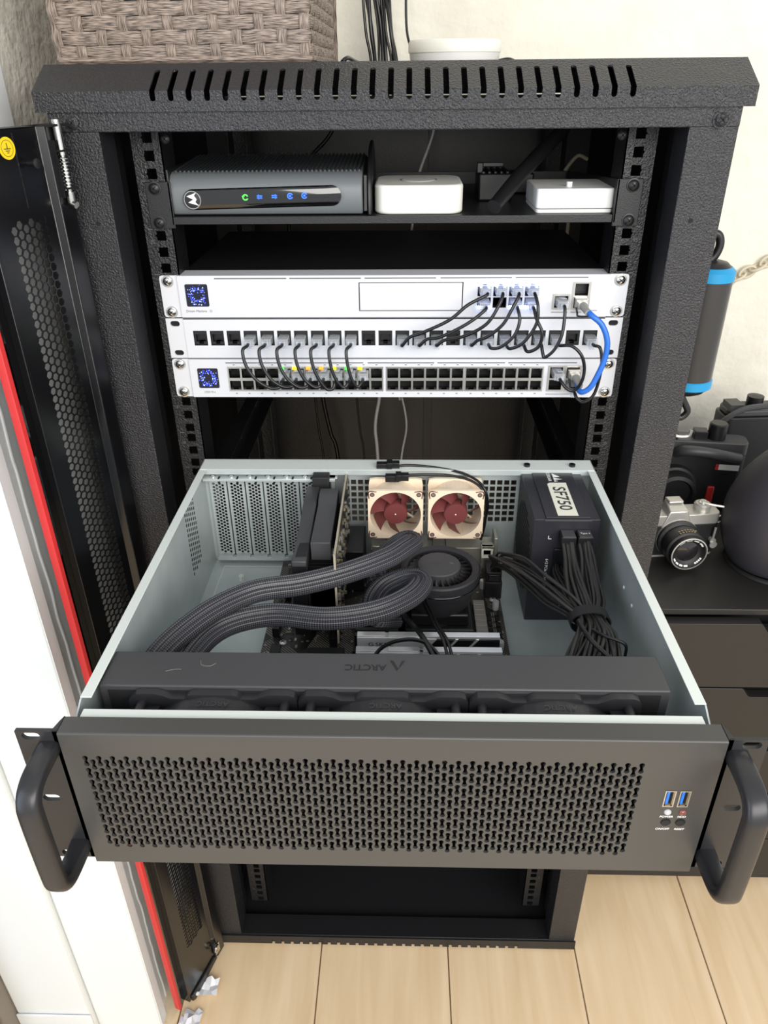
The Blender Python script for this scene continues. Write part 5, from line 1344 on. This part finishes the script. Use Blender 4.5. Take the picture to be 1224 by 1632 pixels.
# ------------------------------------------------------------------ memory
def memory(y, lab, zt=-272):
    t = thing('memory_module', lab, 'memory', (36, y, -312), 'memory modules in the server')
    b = M(); b.box(-29.5, 102, y-.6, y+.6, -311, zt-1.5); obj('board', b, 'pcb', t)
    b = M(); b.box(-30, 102.5, y-3.6, y+3.6, zt-34, zt-4); sp_ = obj('heat_spreader', b, 'black', t, bevel=.5)
    b = M(); b.box(-30, 28, y-4.1, y+4.1, zt-32, zt-1.4); 
    obj('silver_plate', b, 'alu', t, bevel=.5, label='brushed silver half of the heat spreader')
    b = M()
    for xa, xb in ((-30, -4), (-1, 27), (31, 102.5)): b.box(xa, xb, y-3.4, y+3.4, zt-3.4, zt)
    obj('silver_top', b, 'alu', t, bevel=.4, label='silver top edge')
    b = M()
    for x0 in (52, 71):
        b.prism([(x0, zt-16), (x0+2.4, zt-16), (x0+12, zt-3), (x0+9.6, zt-3)], 'y', y-4.3, y+4.3)
    b.prism([(28, zt-16), (34, zt-16), (44, zt-3), (28, zt-3)], 'y', y-4.2, y+4.2); obj('silver_stripe', b, 'alu', t)
    text('G.SKILL', 6.2, 'paint_dark', (-8, y-4.15, zt-9.5), FX, FZ, t, sx=1.15, bold=.08)
    b = M(); b.box(103, 107.5, y-2.6, y+2.6, -312, -300); obj('slot_latch', b, 'tin', t, bevel=.4)
memory(-241, 'silver and black memory stick with lettering, nearer the round pump', -273.5)
memory(-262, 'silver and black memory stick, nearer the long radiator', -273.5)

# ------------------------------------------------------------------ power cables
def bundle(t, centre, n, widths, r, m, seed, flat=.6, name='cord', sub=6):
    """n cords following a centre line; widths gives the half-spread at each point along side vectors"""
    rnd_ = random.Random(seed); C_ = [Vector(c) for c in centre]
    for k in range(n):
        a = (k+.5)/n*2-1; w2 = rnd_.uniform(-1, 1); pts = []
        for i, c in enumerate(C_):
            tg = (C_[min(i+1, len(C_)-1)]-C_[max(i-1, 0)]).normalized(); sd = tg.cross(Vector((0, -.5, .86)))
            sd = sd.normalized() if sd.length > 1e-3 else Vector((1, 0, 0)); up_ = sd.cross(tg)
            W_ = widths[i]; j = .12*W_
            pts.append(c+sd*(a*W_+rnd_.uniform(-j, j))+up_*(w2*W_*flat*math.sqrt(max(0, 1-a*a))+rnd_.uniform(-j, j)))
        mb = M(); mb.tube(pts, r*rnd_.uniform(.92, 1.06), n=7, sub=sub); obj(name, mb, m, t, smooth_a=80)
at = thing('main_power_cable', 'thick bundle of black sleeved cords falling from the two power supply plugs to a strap', 'cable', (176, -240, -300))
bundle(at, [(172.4, -168, -218), (172, -184, -226), (171, -208, -231), (171, -240, -231), (172, -262, -231), (172, -284, -226), (166, -306, -222), (156, -330, -232), (152, -346, -262), (156, -340, -300)], 9, [5.5, 6, 8, 9, 8, 9, 12, 13, 10, 8], 1.8, 'cord_psu', 1)
bundle(at, [(188.6, -168, -218), (188.5, -184, -226), (187, -208, -233), (184, -240, -235), (178, -262, -234), (177, -284, -228), (178, -306, -224), (174, -332, -232), (170, -348, -262), (168, -340, -300)], 10, [5.5, 6, 8, 9, 9, 8, 9, 12, 10, 8], 1.8, 'cord_psu', 2)
bundle(at, [(168, -160, -252), (166, -176, -250), (168, -205, -244), (171, -240, -240), (174, -262, -238), (172, -284, -232), (160, -308, -228), (147, -332, -236), (146, -346, -262), (150, -340, -300)], 7, [5, 6, 7, 8, 8, 8, 10, 9, 8, 8], 1.5, 'cord_psu', 3)
b = M(); sv = [(2*PI*k/24) for k in range(24)]
b.tube([(174+16.5*math.cos(a), -268-3.2*math.sin(a), -233+11.5*math.sin(a)) for a in sv], 1, sub=2, closed=True, prof=[(-6.5, -.6), (6.5, -.6), (6.5, .6), (-6.5, .6)], up=None); 
b = M(); vs = []; fs = []
for k in range(28):
    a = 2*PI*k/28
    for w_, o_ in ((-6.5, 0), (6.5, 0), (6.5, 1.2), (-6.5, 1.2)):
        rr = Vector(((16.5+o_)*math.cos(a), 0, (11.5+o_)*math.sin(a))); vs.append(Vector((174, -268, -234))+rr+Vector((0, w_, -w_*.12)))
for k in range(28):
    j = (k+1) % 28
    for q in range(4): fs.append((k*4+q, k*4+(q+1) % 4, j*4+(q+1) % 4, j*4+q))
b.add(vs, fs); obj('strap', b, 'black_matte', at, smooth_a=50, label='black hook-and-loop strap')
ep = thing('processor_power_cable', 'black bundle of cords crossing from the board corner behind the fans to the strap', 'cable', (130, -190, -300))
b = M(); b.box(101, 117, -131, -107, -292, -280); b.box(103, 115, -133, -130, -290, -282); obj('plug', b, 'black', ep, bevel=.6)
bundle(ep, [(110, -119, -280), (108, -128, -262), (112, -150, -248), (126, -186, -233), (142, -222, -228), (158, -250, -228), (168, -268, -230), (168, -286, -230), (158, -312, -234), (150, -334, -250), (152, -340, -300)], 8, [5, 6, 7, 9, 9, 8, 6, 7, 9, 9, 8], 1.5, 'cord_psu', 4)
bundle(ep, [(112, -119, -280), (116, -138, -268), (124, -160, -258), (136, -196, -250), (148, -228, -244), (160, -252, -238), (168, -270, -236), (166, -288, -236), (160, -316, -240), (156, -336, -262), (158, -340, -304)], 5, [4, 5, 6, 7, 7, 6, 5, 6, 8, 8, 7], 1.5, 'cord_psu', 5)
b = M(); b.tube([(168, -300, -219), (176, -312, -216), (190, -318, -219), (192, -318, -232)], 1.4, n=6); b.tube([(158, -292, -216), (162, -318, -214), (176, -340, -218)], 2.0, n=7); obj('loose_tie', b, 'black', ep, smooth_a=80)

# ------------------------------------------------------------------ dresser beside the rack
dr = thing('drawer_chest', 'black-brown chest of drawers with scooped finger notches, to one side of the rack', 'dresser', (585, 390, -1112))
DXa, DXb, DY, DT_ = 346, 824, 95, -496
b = M(); b.box(DXa, DXb, DY-3, 688, DT_-10, DT_); obj('top', b, 'dresser', dr, bevel=1)
b = M(); b.box(DXa, DXa+16, DY, 688, -1092, DT_-10); b.box(DXb-16, DXb, DY, 688, -1092, DT_-10); b.box(DXa+16, DXb-16, DY+4, 688, -1092, -1080); b.box(DXa+16, DXb-16, 676, 688, -1092, DT_-10); obj('carcass', b, 'dresser', dr)
zs = [-508, -632, -749, -866, -983, -1092]
d0_ = None
for k in range(5):
    zt_, zb_ = zs[k]-(2.5 if k else 3), zs[k+1]; xc = 585; hw_ = 62; dp = 17
    poly = [(DXa+1, zb_+.6), (DXb-1, zb_+.6), (DXb-1, zt_)]
    poly += [(xc+hw_, zt_)]+[(xc+hw_-4-16*t, zt_-dp*(3*t*t-2*t**3)) for t in (0, .2, .4, .6, .8, 1)]
    poly += [(xc-hw_+4+16*t, zt_-dp*(3*t*t-2*t**3)) for t in (1, .8, .6, .4, .2, 0)]+[(xc-hw_, zt_), (DXa+1, zt_)]
    b = M(); b.prism(poly, 'y', DY-18, DY-1); fo = obj('drawer_front', b, 'dresser', dr, smooth_a=25, bevel=.6)
    b = M(); b.box(DXa+18, DXb-18, DY+1, DY+8, zb_+2, zt_-dp-2); b.box(DXa+18, DXb-18, DY+40, DY+44, zb_+2, zt_+1.5); obj('drawer_box', b, 'void', fo)
for x, y in ((380, 112), (790, 112), (380, 670), (790, 670)):
    b = M(); b.lathe([(15, -1119.6), (17, -1114), (16, -1092)], (x, y, 0), (0, 0, 1), 18); obj('foot', b, 'black', dr)

# ------------------------------------------------------------------ cameras and shell on the dresser
def place(t): return Matrix.Translation(Vector(t))
def cam_xf(x, y, z, rz=0, rx=0, s=1): return Matrix.Translation(Vector((x, y, z))) @ Matrix.Rotation(math.radians(rz), 4, 'Z') @ Matrix.Rotation(math.radians(rx), 4, 'X') @ Matrix.Scale(s, 4)
sl = thing('film_camera', 'silver-topped film camera with a black lens facing out, on the dresser beside the rack', 'camera', (440, 240, DT_))
X_ = cam_xf(437, 246, DT_+.5, 6)
b = M(X_); b.prism(rrect(-70, 70, -17, 17, 8, 4), 'z', 4, 58); obj('body', b, 'camblack', sl, bevel=1)
b = M(X_); b.prism(rrect(-70, 70, -17, 17, 8, 4), 'z', 58, 76); b.prism(rrect(-70, 70, -17, 17, 8, 4), 'z', 0, 4); obj('top_plate', b, 'camsilver', sl, bevel=1, label='satin silver top plate')
b = M(X_); b.add([(-24, -19, 56), (24, -19, 56), (22, 16, 60), (-22, 16, 60), (-15, -19, 84), (15, -19, 84), (12, 12, 92), (-12, 12, 92)], [(0,1,5,4), (1,2,6,5), (2,3,7,6), (3,0,4,7), (4,5,6,7)]); b.box(-12, 12, -4, 14, 90, 94); obj('prism_hump', b, 'camsilver', sl, bevel=2)
b = M(X_); b.lathe([(33, 17), (33, 26), (29, 28), (30, 34), (31, 46), (31, 54), (28, 56), (28, 64), (27, 66), (25, 66), (22, 61), (17, 58)], (4, 0, 36), (0, -1, 0), 36); le = obj('lens', b, 'camblack', sl)
b = M(X_); b.lathe([(33.4, 17), (33.4, 20), (30, 20.2), (30, 17)], (4, 0, 36), (0, -1, 0), 36, ring=True); obj('mount_ring', b, 'camsilver', le); b = M(X_); b.lathe([(27.6, 63), (28.2, 66), (26.6, 66.5), (26, 65.4)], (4, 0, 36), (0, -1, 0), 36, ring=True); obj('lens_ring', b, 'camsilver', le)
b = M(X_); b.lathe([(17, 58), (12, 59.5), (.01, 60.5)], (4, 0, 36), (0, -1, 0), 28); obj('front_glass', b, 'lensglass', le)
b = M(X_)
for a0, a1 in ((.5, 2.5), (3.5, 4.9), (5.3, 5.9)):
    for i in range(16):
        if i % 4 == 3: continue
        t0, t1 = a0+(a1-a0)*i/16, a0+(a1-a0)*(i+1)/16
        b.add([(4+q*math.cos(t), -63.6-(.8 if q > 23 else -.6), 36+q*math.sin(t)) for t, q in ((t0, 24), (t1, 24), (t1, 21.6), (t0, 21.6))], [(0,1,2,3)])
obj('ring_print', b, 'paint_white', le, smooth_a=0)
b = M(X_)
for z_, n_ in ((9, 7), (14, 6)):
    for i in range(n_): a = PI/2+.42-.14*i; b.box(4+31.6*math.cos(a)-1.4, 4+31.6*math.cos(a)+1.4, -40-z_+2, -40-z_+4, 36+31.6*math.sin(a)-.4, 36+31.6*math.sin(a)+.4)
obj('distance_print', b, 'gold', le, smooth_a=0)
b = M(X_); b.lathe([(13, 76), (13, 84), (11, 86), (.01, 86)], (46, 2, 0), (0, 0, 1), 24); b.lathe([(6, 86), (5, 90), (.01, 90)], (46, 2, 0), (0, 0, 1), 16); obj('speed_dial', b, 'camsilver', sl)
b = M(X_); b.tube([(40, 2, 88), (56, -8, 87), (72, -14, 86), (76, -20, 84)], 2, n=8); obj('advance_lever', b, 'camsilver', sl)
b = M(X_); b.lathe([(11, 76), (11, 81), (.01, 81)], (-46, 2, 0), (0, 0, 1), 20); b.tube([(-56, 2, 83), (-40, -6, 88), (-34, 2, 84)], 2, n=6); obj('rewind_crank', b, 'camsilver', sl)
for sx in (-1, 1):
    b = M(X_); b.tube([(sx*70, -6, 64), (sx*76, -8, 66), (sx*78, -8, 58), (sx*72, -8, 54)], 1.5, n=6); obj('strap_lug', b, 'camsilver', sl)
b = M(X_); b.cyl((62, -17, 30), (62, -24, 30), 5, 14); b.cyl((62, -22, 34), (62, -23, 54), 2, 8); b.cyl((63, -24, 24), (63, -26, 24), 6, 14); obj('timer_lever', b, 'camsilver', sl)

rf = thing('rangefinder_camera', 'black camera with a tall shutter dial standing behind the silver-topped one', 'camera', (520, 370, DT_))
X_ = cam_xf(520, 400, DT_+.5, -8)
b = M(X_); b.prism(rrect(-70, 75, -20, 20, 12, 5), 'z', 0, 108); obj('body', b, 'camblack', rf, bevel=1.5)
b = M(X_); b.prism(rrect(-70, 75, -20, 20, 12, 5), 'z', 108, 132); obj('top_plate', b, 'rad', rf, bevel=2)
b = M(X_); b.lathe([(36, 19), (36, 34), (32, 36), (32, 60), (26, 62), (22, 56), (.01, 54)], (-36, 0, 52), (0, -1, 0), 32); obj('lens', b, 'camblack', rf)
b = M(X_); b.tube([(-40, -20, 110), (-30, -38, 122), (0, -44, 124), (30, -40, 118), (60, -26, 108)], 9, n=10); obj('grip_strap', b, 'rad', rf)
b = M(X_); b.lathe([(15, 132), (15, 158), (13, 160), (.01, 160)], (24, 0, 0), (0, 0, 1), 22); obj('shutter_dial', b, 'black', rf)
b = M(X_); b.box(-14, 8, -10, 10, 132, 146); obj('accessory_shoe', b, 'black', rf, bevel=1); b = M(X_); b.box(-66, -40, -14, 14, 132, 142); obj('rewind_knob', b, 'black', rf, bevel=1)
b = M(X_); b.tube([(-58, -10, 146), (-44, -16, 138), (-26, -18, 140), (-22, -16, 150)], 3, n=8); obj('chrome_lever', b, 'camsilver', rf)
b = M(X_); b.box(30, 66, -20.8, -20, 82, 92); b.mi = 1; b.box(28, 33, -21, -20, 82, 92); obj('front_badge', b, ['paint_white', 'red'], rf)
b = M(X_); b.box(22, 34, -24, -18, 0, 50); obj('red_strap_tab', b, 'red', rf, bevel=2, label='dark red strap tab')
hc = thing('handheld_camera', 'black camera body with two knobs on the dresser behind the grey shell', 'camera', (640, 470, DT_))
X_ = cam_xf(655, 480, DT_+.5, 4)
b = M(X_); b.prism(rrect(-80, 90, -28, 28, 14, 5), 'z', 0, 146); obj('body', b, 'camblack', hc, bevel=2)
b = M(X_); b.prism(rrect(-76, 86, -24, 24, 14, 5), 'z', 146, 158); obj('top_plate', b, 'rad', hc, bevel=3)
for x in (-22, 36):
    b = M(X_); b.lathe([(14, 158), (14, 176), (.01, 177)], (x, 0, 0), (0, 0, 1), 20); obj('knob', b, 'black', hc)
b = M(X_); b.box(-74, -50, -22, 10, 156, 168); b.tube([(-84, -20, 110), (-92, -34, 140), (-60, -40, 168), (-10, -36, 172)], 5, n=8); obj('strap', b, 'rad', hc)
pb = M(); pb.box(404, 452, 470, 500, DT_+.3, DT_+36); obj('white_box', pb, 'white', label='small white box at the back of the dresser against the rack', cat='box', bevel=1)

hl = thing('grey_shell', 'big smooth dark grey rounded shell with a dark window on the dresser', 'helmet', (606, 215, DT_))
b = M(); n, m_ = 36, 22; vs = []; fs = []
for j in range(m_+1):
    v = j/m_; z = DT_+4+214*v
    w_ = 96*max(0, math.sin(PI*min(1, .2+.8*v**1.0)))**.62+.5 if v > .0 else 62
    for i in range(n):
        a = 2*PI*i/n; vs.append((600+w_*math.cos(a)+10*v, 215+w_*.95*math.sin(a)+10*v, z+(5*math.cos(a) if j else 0)))
for j in range(m_):
    for i in range(n): fs.append((j*n+i, j*n+(i+1) % n, (j+1)*n+(i+1) % n, (j+1)*n+i))
fs += [tuple(range(n-1, -1, -1)), tuple(range(m_*n, (m_+1)*n))]
b.add(vs, fs); obj('shell', b, 'helmet', hl, smooth_a=60)
b = M(); b.tube([(606+78*math.cos(a), 215+74*math.sin(a), DT_+6+5*math.cos(a)) for a in [2*PI*k/28 for k in range(28)]], 4.5, n=8, sub=2, closed=True); obj('rim', b, 'black_matte', hl)
b = M(); b.sphere((594, 175, DT_+186), 34, 34, 18, 20, 10); obj('window', b, 'bluewin', hl, label='dark blue window')
b = M(); b.tube([(594+36*math.cos(a), 175+36*math.sin(a), DT_+186) for a in [2*PI*k/24 for k in range(24)]], 3.2, n=6, sub=2, closed=True); obj('window_rim', b, 'helmet', hl)

# ------------------------------------------------------------------ tube and pale chain beside the rack
ct = thing('hanging_cylinder', 'dark cylinder with bright blue ends hanging on the outside of the rack', 'canister', (344, 60, -152))
b = M(); b.lathe([(24.5, -132), (24.5, -18)], (346, 60, 0), (0, 0, 1), 32); obj('tube', b, 'tubegrey', ct)
for za, zb, nm in ((-144, -131, 1), (-20, -6, 0)):
    b = M(); b.lathe([(23, za), (25.6, za+2), (25.6, zb-2), (23, zb)] if nm else [(25.6, za), (25.6, zb-4), (21, zb)], (346, 60, 0), (0, 0, 1), 32); obj('end_cap', b, 'cyan', ct, label='bright blue end cap')
b = M(); b.lathe([(20, -6), (16, -2), (8, 0)], (346, 60, 0), (0, 0, 1), 24); obj('black_plug', b, 'black', ct); b = M(); b.lathe([(8, -154), (18, -149), (22, -144)], (346, 60, 0), (0, 0, 1), 24); obj('black_plug', b, 'black', ct)
b = M(); b.tube([(342, 60, -2), (348, 60, 6), (350, 60, 16), (347, 60, 25), (340, 60, 27), (334, 60, 19), (337, 60, 4)], 4.4, n=10); obj('top_loop', b, 'black', ct)
b = M(); b.tube([(340, 60, -154), (346, 60, -164), (352, 60, -176), (344, 60, -184), (334, 60, -174)], 4, n=10); obj('bottom_loop', b, 'black', ct)
b = M(); b.box(304.2, 322, 50, 70, -120, -30); obj('wall_clip', b, 'black', ct, bevel=2)
cn = thing('pale_chain', 'pale ivory plastic chain strung along the wall behind the dark cylinder', 'chain', (670, 676, -150))
for k in range(9):
    c0 = Vector((606+17*k, 679, -178+8.6*k+.35*k*k*.4)); dx = Vector((1, 0, .52)).normalized(); up_ = Vector((-.52, 0, 1)).normalized() if k % 2 else Vector((-.1, .95, .2)).normalized()
    b = M(); pts = []
    for q in range(16):
        a = 2*PI*q/16; pts.append(c0+dx*(15*math.cos(a))+up_*(9*math.sin(a)))
    b.tube(pts, 2.8, n=6, sub=2, closed=True); obj('link', b, 'ivory', cn, smooth_a=80)
